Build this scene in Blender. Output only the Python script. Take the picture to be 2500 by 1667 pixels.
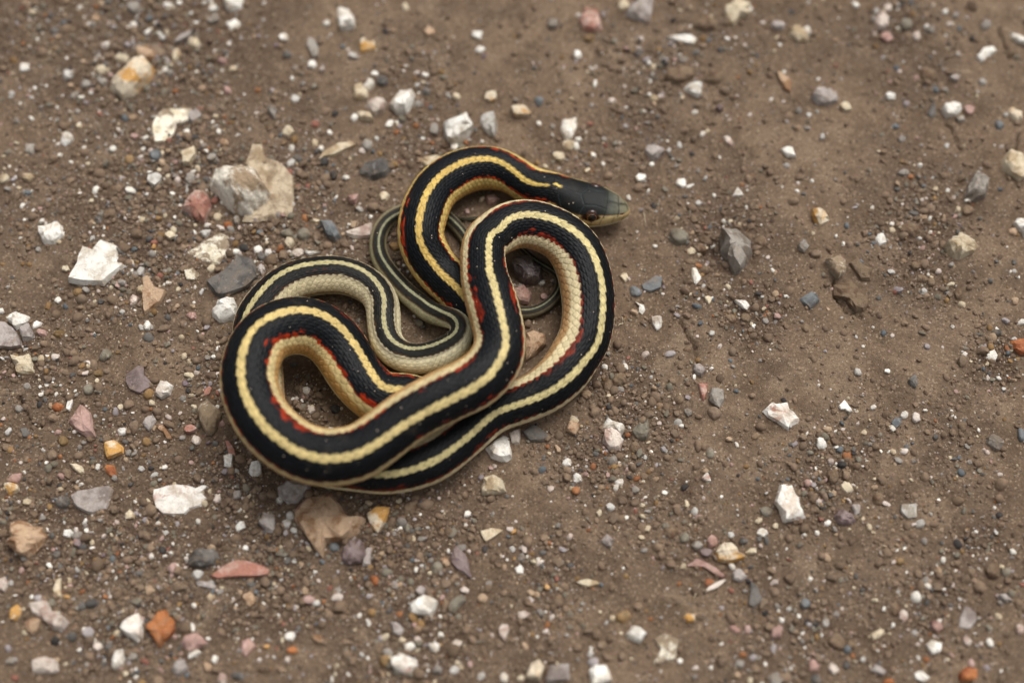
import bpy, bmesh, math, random
import numpy as np
from mathutils import Vector

random.seed(7)
RNG = np.random.default_rng(7)
for o in list(bpy.data.objects):
    bpy.data.objects.remove(o, do_unlink=True)
scene = bpy.context.scene
COL = scene.collection

# ------------------------------------------------------------------ camera, sky, sun, exposure
W0, H0 = 2500.0, 1667.0                 # size of the photograph the pixel readings refer to
LENS, SENSOR, DIST, TILT = 50.0, 36.0, 0.55, math.radians(25)
cam_pos = np.array([0.0, -DIST * math.sin(TILT), DIST * math.cos(TILT)])
fwd = np.array([0.0, math.sin(TILT), -math.cos(TILT)])
rgt = np.array([1.0, 0.0, 0.0])
upv = np.cross(rgt, fwd)
FPX = LENS / SENSOR * W0                # focal length in photo pixels
U = DIST / FPX                          # metres per photo pixel at the ground point in the middle

def P(px, py, z=0.0):
    """the point at height z (metres) seen at a pixel of the photograph"""
    d = fwd + rgt * ((px - W0 / 2) / FPX) + upv * ((H0 / 2 - py) / FPX)
    return cam_pos + d * ((z - cam_pos[2]) / d[2])

cd = bpy.data.cameras.new('camera')
cam = bpy.data.objects.new('camera', cd)
COL.objects.link(cam)
cam.location = cam_pos
cam.rotation_euler = (TILT, 0, 0)
cd.lens = LENS; cd.sensor_width = SENSOR
cd.clip_start = 0.01; cd.clip_end = 500
cd.dof.use_dof = True
cd.dof.focus_distance = float(np.dot(P(1450, 900, 0.002) - cam_pos, fwd))
cd.dof.aperture_fstop = 2.9
cd.dof.aperture_blades = 7
scene.camera = cam

SUN_EL, SUN_AZ = math.radians(62), math.radians(35)     # azimuth from +y towards +x
world = bpy.data.worlds.new('World'); scene.world = world
world.use_nodes = True
wt = world.node_tree; wt.nodes.clear()
sky = wt.nodes.new('ShaderNodeTexSky'); sky.sky_type = 'NISHITA'; sky.sun_disc = False
sky.sun_elevation = SUN_EL; sky.sun_rotation = SUN_AZ
sky.air_density = 1.0; sky.dust_density = 6.0; sky.ozone_density = 1.0
hsv = wt.nodes.new('ShaderNodeHueSaturation'); hsv.inputs['Saturation'].default_value = 0.16   # cloud-grey daylight
bg = wt.nodes.new('ShaderNodeBackground'); bg.inputs['Strength'].default_value = 0.085
wo = wt.nodes.new('ShaderNodeOutputWorld')
wt.links.new(sky.outputs[0], hsv.inputs['Color']); wt.links.new(hsv.outputs[0], bg.inputs['Color'])
wt.links.new(bg.outputs[0], wo.inputs[0])

sd = bpy.data.lights.new('sun', 'SUN'); sd.energy = 1.25; sd.angle = math.radians(36); sd.color = (1.0, 0.95, 0.88)
sun = bpy.data.objects.new('sun', sd); COL.objects.link(sun)
sun_dir = Vector((math.sin(SUN_AZ) * math.cos(SUN_EL), math.cos(SUN_AZ) * math.cos(SUN_EL), math.sin(SUN_EL)))
sun.rotation_euler = sun_dir.to_track_quat('Z', 'Y').to_euler()
sun.location = sun_dir * 3

scene.view_settings.view_transform = 'Standard'; scene.view_settings.look = 'None'
scene.view_settings.exposure = 0.72; scene.view_settings.gamma = 1.0
scene.view_settings.use_curve_mapping = False
scene.render.resolution_x = 1024; scene.render.resolution_y = 682

# ------------------------------------------------------------------ helpers
def lin(hexs):
    h = hexs.lstrip('#'); c = [int(h[i:i + 2], 16) / 255 for i in (0, 2, 4)]
    return np.array([x / 12.92 if x <= 0.04045 else ((x + 0.055) / 1.055) ** 2.4 for x in c])

def hsh(ix, iy, seed=0):
    n = (ix.astype(np.int64) * 374761393 + iy.astype(np.int64) * 668265263 + seed * 974711) & 0xffffffff
    n = ((n ^ (n >> 13)) * 1274126177) & 0xffffffff
    n = ((n ^ (n >> 16)) * 2246822519) & 0xffffffff
    return ((n ^ (n >> 15)) & 0xffffff) / float(0xffffff)

def vnoise(x, y, seed=0):
    """smooth noise, about -1..1"""
    ix = np.floor(x); iy = np.floor(y); fx = x - ix; fy = y - iy
    fx = fx * fx * fx * (fx * (fx * 6 - 15) + 10); fy = fy * fy * fy * (fy * (fy * 6 - 15) + 10)
    a = hsh(ix, iy, seed); b = hsh(ix + 1, iy, seed); c = hsh(ix, iy + 1, seed); d = hsh(ix + 1, iy + 1, seed)
    return ((a + (b - a) * fx) * (1 - fy) + (c + (d - c) * fx) * fy) * 2 - 1

def fbm(x, y, seed=0, oct=3):
    s = 0; a = 1.0; t = 0
    for i in range(oct):
        s = s + a * vnoise(x + 13.7 * i, y - 7.3 * i, seed + i); t += a; a *= 0.5; x = x * 2.03; y = y * 2.03
    return s / t

def sstep(a, b, x):
    t = np.clip((x - a) / (b - a), 0, 1); return t * t * (3 - 2 * t)

def new_mesh(name, V, F, col=None, smooth=True):
    """V (n,3), F (m,3 or 4) -> mesh, with an optional colour per vertex"""
    me = bpy.data.meshes.new(name)
    V = np.ascontiguousarray(V, dtype=np.float32); F = np.ascontiguousarray(F, dtype=np.int32)
    m, k = F.shape
    me.vertices.add(len(V)); me.vertices.foreach_set('co', V.ravel())
    me.loops.add(m * k); me.loops.foreach_set('vertex_index', F.ravel())
    me.polygons.add(m)
    me.polygons.foreach_set('loop_start', np.arange(0, m * k, k, dtype=np.int32))
    me.polygons.foreach_set('loop_total', np.full(m, k, dtype=np.int32))
    if smooth:
        me.polygons.foreach_set('use_smooth', np.ones(m, dtype=bool))
    me.update(calc_edges=True)
    if col is not None:
        ca = me.color_attributes.new('Col', 'FLOAT_COLOR', 'POINT')
        c4 = np.ones((len(V), 4), dtype=np.float32); c4[:, :3] = col
        ca.data.foreach_set('color', c4.ravel())
    me.validate()
    return me

def link(name, me, mat=None, parent=None, loc=None):
    o = bpy.data.objects.new(name, me); COL.objects.link(o)
    if mat is not None and me is not None: me.materials.append(mat)
    if parent is not None: o.parent = parent
    if loc is not None: o.location = loc
    return o

def tag(o, label=None, cat=None, group=None, kind=None):
    if label: o['label'] = label
    if cat: o['category'] = cat
    if group: o['group'] = group
    if kind: o['kind'] = kind
    return o

def ico(sub):
    bm = bmesh.new(); bmesh.ops.create_icosphere(bm, subdivisions=sub, radius=1.0)
    V = np.array([v.co[:] for v in bm.verts]); F = np.array([[v.index for v in f.verts] for f in bm.faces]); bm.free()
    V /= np.linalg.norm(V, axis=1)[:, None]
    return V, F
ICO = {i: ico(i) for i in (1, 2, 3, 4, 5, 6)}

class Nodes:
    def __init__(self, name):
        self.m = bpy.data.materials.new(name); self.m.use_nodes = True
        self.t = self.m.node_tree; self.t.nodes.clear()
        self.out = self.n('ShaderNodeOutputMaterial'); self.b = self.n('ShaderNodeBsdfPrincipled')
        self.l(self.b.outputs[0], self.out.inputs['Surface'])
    def n(self, k, **kw):
        x = self.t.nodes.new(k)
        for a, v in kw.items(): setattr(x, a, v)
        return x
    def l(self, a, b): self.t.links.new(a, b)
    def noise(self, vec, scale, detail=4, rough=0.6, dist=0.0):
        x = self.n('ShaderNodeTexNoise'); x.inputs['Scale'].default_value = scale
        x.inputs['Detail'].default_value = detail; x.inputs['Roughness'].default_value = rough
        x.inputs['Distortion'].default_value = dist
        self.l(vec, x.inputs['Vector']); return x.outputs['Fac']
    def ramp(self, fac, a, b):
        x = self.n('ShaderNodeMapRange'); x.interpolation_type = 'SMOOTHSTEP'
        x.inputs['From Min'].default_value = a; x.inputs['From Max'].default_value = b
        self.l(fac, x.inputs['Value']); return x.outputs['Result']
    def mix(self, fac, a, b, mode='MIX'):
        x = self.n('ShaderNodeMix', data_type='RGBA', blend_type=mode)
        for s, v in ((x.inputs['Factor'], fac), (x.inputs[6], a), (x.inputs[7], b)):
            if hasattr(v, 'is_linked') or isinstance(v, bpy.types.NodeSocket): self.l(v, s)
            elif isinstance(v, (int, float)): s.default_value = v
            else: s.default_value = (v[0], v[1], v[2], 1)
        return x.outputs[2]
    def bump(self, h, strength, dist):
        x = self.n('ShaderNodeBump'); x.inputs['Strength'].default_value = strength
        x.inputs['Distance'].default_value = dist
        self.l(h, x.inputs['Height']); self.l(x.outputs[0], self.b.inputs['Normal'])
    def set(self, **kw):
        for k, v in kw.items(): self.b.inputs[k.replace('_', ' ')].default_value = v

# ------------------------------------------------------------------ the snake's course, read off the photograph
# zoomed crops the readings were taken from: origin and scale
TILES = dict(T1=(0, 0, 3.733), T2=(625, 0, 3.733), T3=(1250, 0, 3.733), T4=(1875, 0, 3.733), T5=(0, 420, 3.733),
             T6=(1500, 420, 3.733), T7=(2000, 420, 3.733), T8=(0, 840, 3.733), T9=(1400, 840, 3.733),
             T10=(1900, 840, 3.733), T11=(0, 1247, 3.733), T12=(625, 1180, 3.219), T13=(1250, 1180, 3.219),
             T14=(1875, 1180, 3.219), Z1=(500, 320, 3.267), Z2=(900, 320, 3.267), Z3=(1000, 600, 3.484),
             Z4=(500, 700, 2.904), Z5=(800, 760, 3.267), Z6=(1250, 380, 7.35), S=(0, 0, 1.0))
def src(t, x, y):
    ox, oy, s = TILES[t]; return ox + x / s, oy + y / s

# (crop, centre, yellow stripe or None, half width, height of the axis in photo pixels)
SEC = [
 ('S', (1534.5, 503), None, 3, 44), ('S', (1522, 507), None, 21, 45), ('S', (1508, 508), None, 31, 46),
 ('S', (1481, 506), None, 44, 47), ('S', (1454, 502), None, 51, 48), ('S', (1427, 498), None, 52, 48), ('S', (1395, 488), None, 50, 48),
 ('S', (1356, 474), None, 47, 48),
 ('Z2', (1285, 435), (1275, 432), 152, 48), ('Z2', (1145, 345), (1168, 312), 152, 50), ('Z2', (1015, 300), (1020, 217), 172, 54),
 ('Z2', (865, 295), (860, 217), 176, 56), ('Z2', (700, 345), (690, 272), 180, 62), ('Z2', (555, 445), (540, 392), 180, 78),
 ('Z2', (480, 555), (450, 540), 182, 92), ('Z2', (432, 690), (402, 680), 192, 102), ('Z2', (412, 840), (395, 825), 184, 98),
 ('Z2', (452, 960), (440, 950), 184, 82), ('Z2', (560, 1125), (560, 1110), 176, 62), ('Z2', (700, 1250), (690, 1232), 180, 58),
 ('S', (1158, 752), None, 55, 57), ('S', (1192, 810), None, 56, 58), ('S', (1205, 875), None, 57, 59), ('S', (1178, 945), None, 58, 60),
 ('S', (1118, 985), None, 59, 61), ('S', (1050, 990), None, 61, 62), ('S', (990, 975), None, 63, 64),
 ('Z4', (1255, 795), (1325, 735), 190, 66), ('Z4', (1085, 650), (1170, 560), 196, 68), ('Z4', (975, 470), (1060, 400), 202, 74),
 ('Z4', (885, 358), (950, 270), 205, 88), ('Z4', (775, 295), (820, 180), 208, 106), ('Z4', (662, 272), (680, 155), 210, 126),
 ('Z4', (530, 295), (540, 180), 206, 146), ('Z4', (415, 365), (400, 250), 200, 162), ('Z4', (352, 465), (300, 362), 202, 172),
 ('Z4', (320, 570), (256, 500), 203, 176), ('Z4', (311, 680), (256, 640), 204, 176), ('Z4', (342, 805), (290, 782), 205, 176),
 ('Z4', (410, 940), (370, 920), 206, 174), ('Z4', (527, 1068), (500, 1060), 205, 172), ('Z4', (690, 1172), (660, 1170), 203, 170),
 ('Z4', (875, 1211), (870, 1218), 201, 170), ('Z4', (1080, 1177), (1080, 1188), 197, 172),
 ('Z5', (345, 1065), (350, 1080), 218, 176), ('Z5', (680, 812), (700, 855), 212, 184), ('Z5', (975, 657), (1000, 697), 214, 184),
 ('Z5', (1185, 557), (1205, 575), 216, 182), ('Z5', (1325, 415), (1345, 435), 210, 178), ('Z5', (1375, 235), (1420, 250), 201, 172),
 ('Z3', (690, 455), (755, 455), 222, 168), ('Z3', (634, 255), (700, 250), 203, 152), ('Z2', (920, 900), (970, 890), 176, 134),
 ('Z2', (1015, 815), (1040, 745), 184, 118), ('Z2', (1145, 750), (1170, 672), 192, 108), ('Z2', (1280, 740), (1280, 655), 194, 102),
 ('Z2', (1410, 775), (1430, 682), 198, 96), ('Z2', (1550, 850), (1590, 750), 205, 88), ('Z2', (1655, 970), (1740, 890), 212, 80),
 ('Z2', (1718, 1135), (1838, 1100), 213, 74), ('Z2', (1748, 1315), (1878, 1300), 214, 68), ('Z3', (1520, 600), (1640, 600), 224, 66),
 ('Z3', (1480, 805), (1610, 800), 222, 65), ('Z3', (1415, 915), (1525, 968), 214, 64), ('Z3', (1325, 1065), (1380, 1120), 218, 64),
 ('Z3', (1165, 1215), (1200, 1240), 204, 62), ('Z3', (985, 1310), (1000, 1322), 190, 60),
 ('Z5', (1322, 800), (1330, 812), 172, 58), ('Z5', (1108, 978), (1130, 1000), 172, 58), ('Z5', (838, 1180), (850, 1190), 182, 58), ('Z5', (500, 1275), (500, 1300), 178, 57),
 ('S', (865, 1143), None, 55, 57), ('S', (785, 1130), None, 56, 57), ('S', (705, 1092), None, 56, 57), ('S', (652, 1032), None, 56, 57),
 ('S', (638, 960), None, 57, 57), ('S', (634, 895), None, 56, 56), ('S', (622, 835), None, 54, 55),
 ('Z1', (395, 1540), None, 168, 54), ('Z1', (450, 1420), (375, 1370), 164, 53), ('Z1', (610, 1255), (555, 1162), 160, 52), ('Z1', (750, 1182), (722, 1082), 158, 51),
 ('Z1', (915, 1152), (900, 1046), 156, 50), ('Z1', (1075, 1150), (1080, 1042), 153, 49), ('Z1', (1225, 1190), (1250, 1090), 150, 47),
 ('Z1', (1345, 1265), (1380, 1190), 142, 45), ('Z1', (1410, 1355), (1435, 1312), 136, 43),
 ('Z5', (450, 95), (430, 100), 134, 42), ('Z5', (458, 205), (462, 192), 128, 42), ('Z5', (515, 310), (545, 257), 128, 43), ('Z5', (645, 378), (660, 290), 125, 44),
 ('Z5', (812, 372), (800, 277), 127, 50), ('Z5', (960, 312), (920, 228), 124, 61), ('Z5', (1068, 215), (1012, 152), 110, 76),
 ('Z3', (452, 682), (403, 650), 96, 82), ('Z3', (385, 618), (378, 582), 90, 70), ('Z3', (280, 600), (285, 548), 92, 50), ('Z3', (150, 553), (152, 484), 94, 35),
 ('Z1', (1725, 1390), (1750, 1362), 86, 27), ('Z1', (1605, 1290), (1622, 1260), 82, 26), ('Z1', (1482, 1150), (1500, 1130), 76, 24),
 ('Z1', (1392, 1005), (1410, 1000), 71, 22), ('Z1', (1378, 890), (1380, 892), 66, 21), ('Z1', (1410, 768), (1410, 770), 64, 20),
 ('Z1', (1480, 688), (1480, 690), 60, 19), ('S', (978, 518), None, 17.5, 18), ('S', (1020, 507), None, 16.5, 17), ('S', (1062, 512), None, 16, 16),
 ('S', (1100, 537), (1104, 535), 15.5, 16), ('S', (1132, 575), (1137, 571), 15, 15), ('S', (1168, 640), None, 15, 15), ('S', (1205, 715), None, 15, 15),
 ('S', (1238, 755), None, 15, 15), ('S', (1276, 765), (1276, 757), 14.5, 15), ('S', (1317, 757), (1315, 750), 13.5, 14), ('S', (1350, 733), (1346, 729), 12.5, 13),
 ('S', (1368, 702), None, 11.5, 12), ('S', (1366, 672), None, 10.5, 11), ('S', (1338, 655), (1338, 653), 9.5, 10), ('S', (1300, 632), None, 8.8, 9),
 ('S', (1258, 592), None, 7.8, 8), ('S', (1212, 553), None, 7, 8), ('S', (1166, 532), (1166, 531), 6, 7), ('S', (1145, 537), None, 5, 6),
 ('S', (1124, 535), None, 3.8, 5), ('S', (1108, 525), None, 1.6, 4),
]

ctr, hw, rollf = [], [], []
for t, c, st, h, z in SEC:
    x, y = src(t, *c); sc = TILES[t][2]
    p = P(x, y, z * U); ctr.append(p)
    dep = np.dot(p - cam_pos, fwd)
    hw.append(h / sc * dep / FPX)
ctr = np.array(ctr); hw = np.array(hw)
tan0 = np.gradient(ctr, axis=0); tan0 /= np.linalg.norm(tan0, axis=1)[:, None]
def frame(T, p):
    V = cam_pos - p; V = V / np.linalg.norm(V, axis=-1, keepdims=True)
    A = np.cross(T, V); A /= np.linalg.norm(A, axis=-1, keepdims=True)
    B = np.cross(A, T)
    return A, B
A0, B0 = frame(tan0, ctr)
roll0 = np.full(len(SEC), np.nan)
for i, (t, c, st, h, z) in enumerate(SEC):
    if st is not None:
        q = P(*src(t, *st), z * U)
        f = np.clip(np.dot(q - ctr[i], A0[i]) / hw[i], -0.86, 0.86); roll0[i] = math.asin(f)
    elif i <= 7:                        # the head is carried level: its crown points straight up
        up = np.array([0, 0, 1.0]); roll0[i] = math.atan2(np.dot(up, A0[i]), np.dot(up, B0[i]))
ok = ~np.isnan(roll0)

def catmull(pts, knots, s):
    """non-uniform Catmull-Rom (finite-difference Hermite) through pts at parameter s"""
    d = np.empty_like(pts); k = knots
    d[1:-1] = (pts[2:] - pts[:-2]) / (k[2:] - k[:-2]).reshape((-1,) + (1,) * (pts.ndim - 1))
    d[0] = (pts[1] - pts[0]) / (k[1] - k[0]); d[-1] = (pts[-1] - pts[-2]) / (k[-1] - k[-2])
    i = np.clip(np.searchsorted(k, s, side='right') - 1, 0, len(k) - 2)
    hh = k[i + 1] - k[i]; u = (s - k[i]) / hh
    if pts.ndim > 1: u = u[:, None]; hh = hh[:, None]
    h00 = 2 * u**3 - 3 * u**2 + 1; h10 = u**3 - 2 * u**2 + u; h01 = -2 * u**3 + 3 * u**2; h11 = u**3 - u**2
    return h00 * pts[i] + h10 * hh * d[i] + h01 * pts[i + 1] + h11 * hh * d[i + 1]

kn = np.concatenate([[0], np.cumsum(np.linalg.norm(np.diff(ctr, axis=0), axis=1))])
LEN = kn[-1]
HS = 1 / 0.925                          # head pixels -> arc length units
HEADL = 200 * U
head_s = np.concatenate([[0, .25, .6, 1.0, 1.5, 2.1, 2.8, 3.6], np.arange(4.6, 200, 1.5)]) * U
body_s = np.arange(HEADL, LEN - 0.0003, 0.00052)
ss = np.concatenate([head_s, body_s, [LEN]])
cen = catmull(ctr, kn, ss)
def gsm(a, sig):
    """blur along the body (body stations are evenly spaced)"""
    n = int(sig * 3); g = np.exp(-0.5 * (np.arange(-n, n + 1) / sig) ** 2); g /= g.sum()
    a2 = a if a.ndim > 1 else a[:, None]
    pad = np.concatenate([np.repeat(a2[:1], n, 0), a2, np.repeat(a2[-1:], n, 0)])
    r = np.stack([np.convolve(pad[:, j], g, mode='valid') for j in range(a2.shape[1])], 1)
    return r if a.ndim > 1 else r[:, 0]
nh = len(head_s)
cs = gsm(cen[nh:], 5.0)
wgt = sstep(0, 25, np.arange(len(cs)))[:, None] * sstep(0, 20, np.arange(len(cs))[::-1])[:, None]
cen[nh:] = cen[nh:] * (1 - wgt) + cs * wgt
rad = catmull(hw, kn, ss); rad[nh:] = gsm(rad[nh:], 6) * (1 + .022 * vnoise(ss[nh:] * 38, ss[nh:] * 0 + .5, 17) + .012 * vnoise(ss[nh:] * 95, ss[nh:] * 0 + .5, 18))
rol = np.interp(ss, kn[ok], roll0[ok]); rol[nh:] = gsm(rol[nh:], 9)
Tn = np.gradient(cen, ss, axis=0); Tn /= np.linalg.norm(Tn, axis=1)[:, None]
Tn[:6] = Tn[8]
Aa, Bb = frame(Tn, cen)
DOR = Bb * np.cos(rol)[:, None] + Aa * np.sin(rol)[:, None]      # towards the dorsal stripe
LAT = np.cross(DOR, Tn)                                             # towards the snake's one flank
sp = ss / U                                                         # arc length in photo pixels

# cross sections: a = half width, bt / bb = half height above / below the axis, e = squareness
hx = np.array([0, .6, 1.5, 3, 6, 12, 20, 30, 45, 62, 80, 100, 125, 150, 185])
ha = np.array([1.4, 6.5, 10.5, 14, 18.5, 24.5, 29.5, 34, 40.5, 46.5, 51, 53.5, 53.5, 51, 49]) * U
hbt = np.array([.6, 2.8, 5, 7.5, 10.5, 14.5, 18.5, 22.5, 27, 31.5, 35, 37, 38.5, 41, 44]) * U
hbb = np.array([.8, 3.6, 6.5, 9.5, 14, 19, 23, 27, 31, 35, 39, 41, 42, 43, 44]) * U
hx = hx * HS; ha = ha * HS; hbt = hbt * HS; hbb = hbb * HS
a_ = rad.copy(); bt = rad * 0.95; bb = rad * 0.93
bl = sstep(165, 280, sp)
a_ = np.where(sp < 280, np.interp(sp, hx, ha) * (1 - bl) + rad * bl, a_)
bt = np.where(sp < 280, np.interp(sp, hx, hbt) * (1 - bl) + rad * .95 * bl, bt)
bb = np.where(sp < 280, np.interp(sp, hx, hbb) * (1 - bl) + rad * .93 * bl, bb)
sq = 1 - 0.22 * (1 - sstep(60, 200, sp))
# rings: finer over the back and flanks than under the belly
th_half = np.concatenate([np.linspace(0, 126, 67), np.linspace(126, 180, 13)[1:]])
TH = np.radians(np.concatenate([th_half, -th_half[::-1][1:-1]]))
NR = len(TH)
thd = np.degrees(TH)[None, :]
cT, sT = np.cos(TH)[None, :], np.sin(TH)[None, :]
ly = a_[:, None] * np.sign(sT) * np.abs(sT) ** sq[:, None]
lz = np.where(cT > 0, bt[:, None], bb[:, None]) * np.sign(cT) * np.abs(cT) ** sq[:, None]

# ---- scales: staggered lattice, rows across (k) and along (q)
KT = np.array([0, 5.5, 10, 50, 62, 75, 88, 100, 110, 180]); KV = np.array([0, .5, 1.2, 7.2, 8.2, 9.2, 10.2, 11.2, 12.0, 17])   # narrow keeled rows on the back, broad ones on the flanks
q = np.concatenate([[0], np.cumsum(np.diff(ss) / np.maximum(0.36 * 0.5 * (rad[1:] + rad[:-1]), 3.2 * U))])
Q = np.repeat(q[:, None], NR, 1); K = np.repeat(np.sign(thd) * np.interp(np.abs(thd), KT, KV), len(ss), 0)
best = np.full(Q.shape, 9e9); sec = best.copy(); bk = np.zeros(Q.shape); bi = np.zeros(Q.shape); bdq = np.zeros(Q.shape); bdk = np.zeros(Q.shape)
k0 = np.round(K)
for dk in (-1, 0, 1):
    kk = k0 + dk; off = 0.5 * (np.abs(kk) % 2)
    i0 = np.round(Q - off)
    for di in (-1, 0, 1):
        ii = i0 + di; dq = Q - (ii + off); dkk = K - kk
        d = np.sqrt((dq * 1.0) ** 2 + (dkk * 0.62) ** 2)
        m = d < best
        sec = np.where(m, best, np.minimum(sec, d))
        bk = np.where(m, kk, bk); bi = np.where(m, ii, bi); bdq = np.where(m, dq, bdq); bdk = np.where(m, dkk, bdk)
        best = np.where(m, d, best)
edge = sec - best
dome = sstep(0.0, 0.26, edge)
ak = np.abs(bk)
hdmask = sstep(152, 180, sp / HS)[:, None]
aT = np.repeat(np.abs(thd), len(ss), 0); vent = sstep(106, 114, aT)
fl = sstep(42, 56, aT)
bodyh = ((dome * .9 + 0.9 * bdq * dome) * (.50 + .50 * fl) + 0.75 * np.exp(-(bdk / 0.2) ** 2) * (1 - fl) * dome) * (1 - vent)
vq = np.abs((Q * 0.8) % 1 - 0.5)
bodyh += vent * sstep(0.5, 0.36, vq) * 0.8
amp = np.interp(sp, [0, 1000, 3000, 6000], [1.05, 1.15, 1.1, 0.6])[:, None] * U
disp = bodyh * amp * hdmask

# ---- colours of the body
STRIPE = 7.9
crand = hsh(bi + 5000, bk + 300, 3)
def rgb(h): return lin(h)[None, None, :]
tcol = sp
def along_h(vals): return along([(v[0] * HS, v[1]) for v in vals])
def along(vals):
    xs = [v[0] for v in vals]; cs_ = np.array([lin(v[1]) for v in vals])
    return np.stack([np.interp(sp, xs, cs_[:, j]) for j in range(3)], 1)[:, None, :]
SP_E = float(np.interp(28, np.arange(len(SEC)), kn) / U)
stripe = along([(0, '#d4b766'), (500, '#d0b062'), (900, '#d0b064'), (1500, '#d0b674'), (2300, '#d3be84'), (3400, '#cfc08a'), (4400, '#c2b380'), (5000, '#b8ae82'), (5500, '#989676'), (6500, '#7c7a5e')])
flank = along([(0, '#c6b070'), (600, '#ccb068'), (1000, '#c8b070'), (1500, '#c9b37e'), (2300, '#c9b789'), (3200, '#d6c69e'), (4200, '#d0c29a'), (5000, '#d0c4a0'), (5150, '#d8ceaa'), (5380, '#ded5b4'), (5480, '#a39c7a'), (5800, '#857d60'), (6500, '#6b6350')])  # pale flank, brightened round the tight rear bend to stand for light
lower = along([(0, '#c8a35c'), (900, '#b98f4e'), (2000, '#b08a58'), (3200, '#a9845a'), (4400, '#a88a64'), (5200, '#86795c'), (6500, '#5a523f')])  # brown low on the flanks, with the shade of the overhang worked in
belly = along([(0, '#d9d2b0'), (3000, '#b9b79c'), (6500, '#8c8a70')])
black = along([(0, '#0a0c0f'), (4500, '#0b0c0e'), (5200, '#1c1b17'), (6500, '#25231d')])
stripe = stripe * .86; flank = flank * .92
red = along([(0, '#8e3012'), (500, '#96300f'), (1300, '#8c280c'), (2200, '#86270d'), (3000, '#7a2410'), (3600, '#6a2412'), (4600, '#4a2416'), (5300, '#40301f'), (6500, '#40352a')])
shape3 = Q.shape + (3,)
C = np.broadcast_to(black, shape3).copy()
def put(mask, colr):
    global C
    m = np.clip(mask, 0, 1)[..., None]; C = C * (1 - m) + np.broadcast_to(colr, shape3) * m
aK = np.abs(K)
side = np.sign(K)
n1 = fbm(Q * 0.30 + side * 31, aT * 0.05, 11, 3)
n2 = fbm(Q * 0.75 + side * 57, aT * 0.11, 21, 2)
C *= (0.75 + 0.5 * crand)[..., None]
f0 = np.interp(sp, [0, 350, 700, 1400, 2900, 3050, 3600, 3900, 4500, 4800, 5150, 5400, 7000], [54, 53, 57, 55, 57, 50, 49, 55, 50, 42, 37, 44, 50])[:, None]
flim = f0 + 5 * bdq + 2.5 * n2                                  # where the pale flank starts, degrees
cr2 = hsh(bi + 900, bk * 3 + 77, 8)
patch = np.maximum(sstep(-0.42, 0.10, n1 + 0.25 * n2), (sstep(300, 250, sp) * .9)[:, None])
reach = 5 + 13 * sstep(0.05, 0.6, n1)                              # how far the flecks climb the back, degrees
prob = patch * sstep(flim - reach - 5, flim - reach + 2, aT)
fringe = sstep(flim - 4.5, flim - 2.0, aT + 1.5 * bdq) * (.35 + .65 * sstep(-.5, .1, n2 + .5 * n1))
put(fringe * .75, red * .55)
redm = sstep(prob * .75 + .10, prob * .75 - .10, cr2 + .12) * sstep(0.0, 0.12, edge + .05) + .45 * patch * sstep(flim - 3.5, flim - 1, aT)
put(np.clip(redm, 0, 1) * (0.6 + 0.4 * sstep(0.1, .6, crand)), red)
put(sstep(flim - 1.6, flim + 1.6, aT), flank)
lo0 = np.interp(sp, [0, 1500, 3000, 3400, 4300, 4700, 5000, 5150, 5400, 5480, 7000], [72, 71, 71, 73, 74, 88, 96, 118, 116, 88, 84])[:, None]
low = sstep(lo0 - 2, lo0 + 9, aT + 3 * n2 + 4 * bdq)
put(low, lower)
put(sstep(lo0 * 0 + 106, 113, aT) * (1 - .8 * (sstep(5100, 5180, sp) * sstep(5460, 5400, sp))[:, None]), belly)
slim = (STRIPE * (.5 + .5 * sstep(185, 270, sp / HS)))[:, None] + 3.2 * bdq + 1.4 * (crand - .5)
put(sstep(slim + 1.1, slim - 1.1, aT), stripe)
keel = np.exp(-(bdk / 0.16) ** 2) * sstep(0.03, .15, edge) * (1 - fl) * sstep(165, 185, sp / HS)[:, None]
C += (keel * .010 * (.3 + cr2))[..., None] * np.array([.85, .95, 1.1])[None, None, :]  # bluish glint along each keel, painted into the colour
# per-scale tone, thin dark skin between pale scales, skin a little paler between black ones
pale = sstep(0.02, 0.2, C.max(axis=2))
C *= (1 + pale * (crand - 0.5) * 0.26)[..., None]
gro = (1 - sstep(0.0, 0.11, edge)) * (1 - vent)
tick = np.interp(sp, [0, 4300, 4800, 5600, 6000], [0.55, 0.5, 0.62, .5, .3])[:, None]
C *= (1 - gro * pale * tick)[..., None]
tailmix = sstep(4500, 5200, sp)[:, None] * sstep(53, 46, aT) * sstep(34, 44, aT)
put(tailmix * 0.6, along([(0, '#3a2a1e'), (6500, '#4a3b2a')]))

# ---- head: shields, lips, spots (v = lateral position, -1..1; near flank positive on the snake's right)
hu = sp[:, None] / HS; hv = np.sin(TH)[None, :] * np.ones_like(hu); topm = np.cos(TH)[None, :] > 0
near = hu < 200
def zu(x): return (2085 - x) / 7.35
def segd(x0, y0, x1, y1):
    """distance in pixels to a seam given as (crop x, lateral -1..1)"""
    X = hu; Y = hv * a_[:, None] / U / HS
    ax, bx = zu(x0), zu(x1); ay = y0 * np.interp(ax, sp / HS, a_) / U / HS; by = y1 * np.interp(bx, sp / HS, a_) / U / HS
    dx, dy = bx - ax, by - ay; L2 = dx * dx + dy * dy + 1e-9
    t = np.clip(((X - ax) * dx + (Y - ay) * dy) / L2, 0, 1)
    return np.hypot(X - ax - t * dx, Y - ay - t * dy)
seams = [(870, 0, 1250, 0), (1695, 0, 1885, 0), (1885, 0, 2020, 0)]
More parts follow.
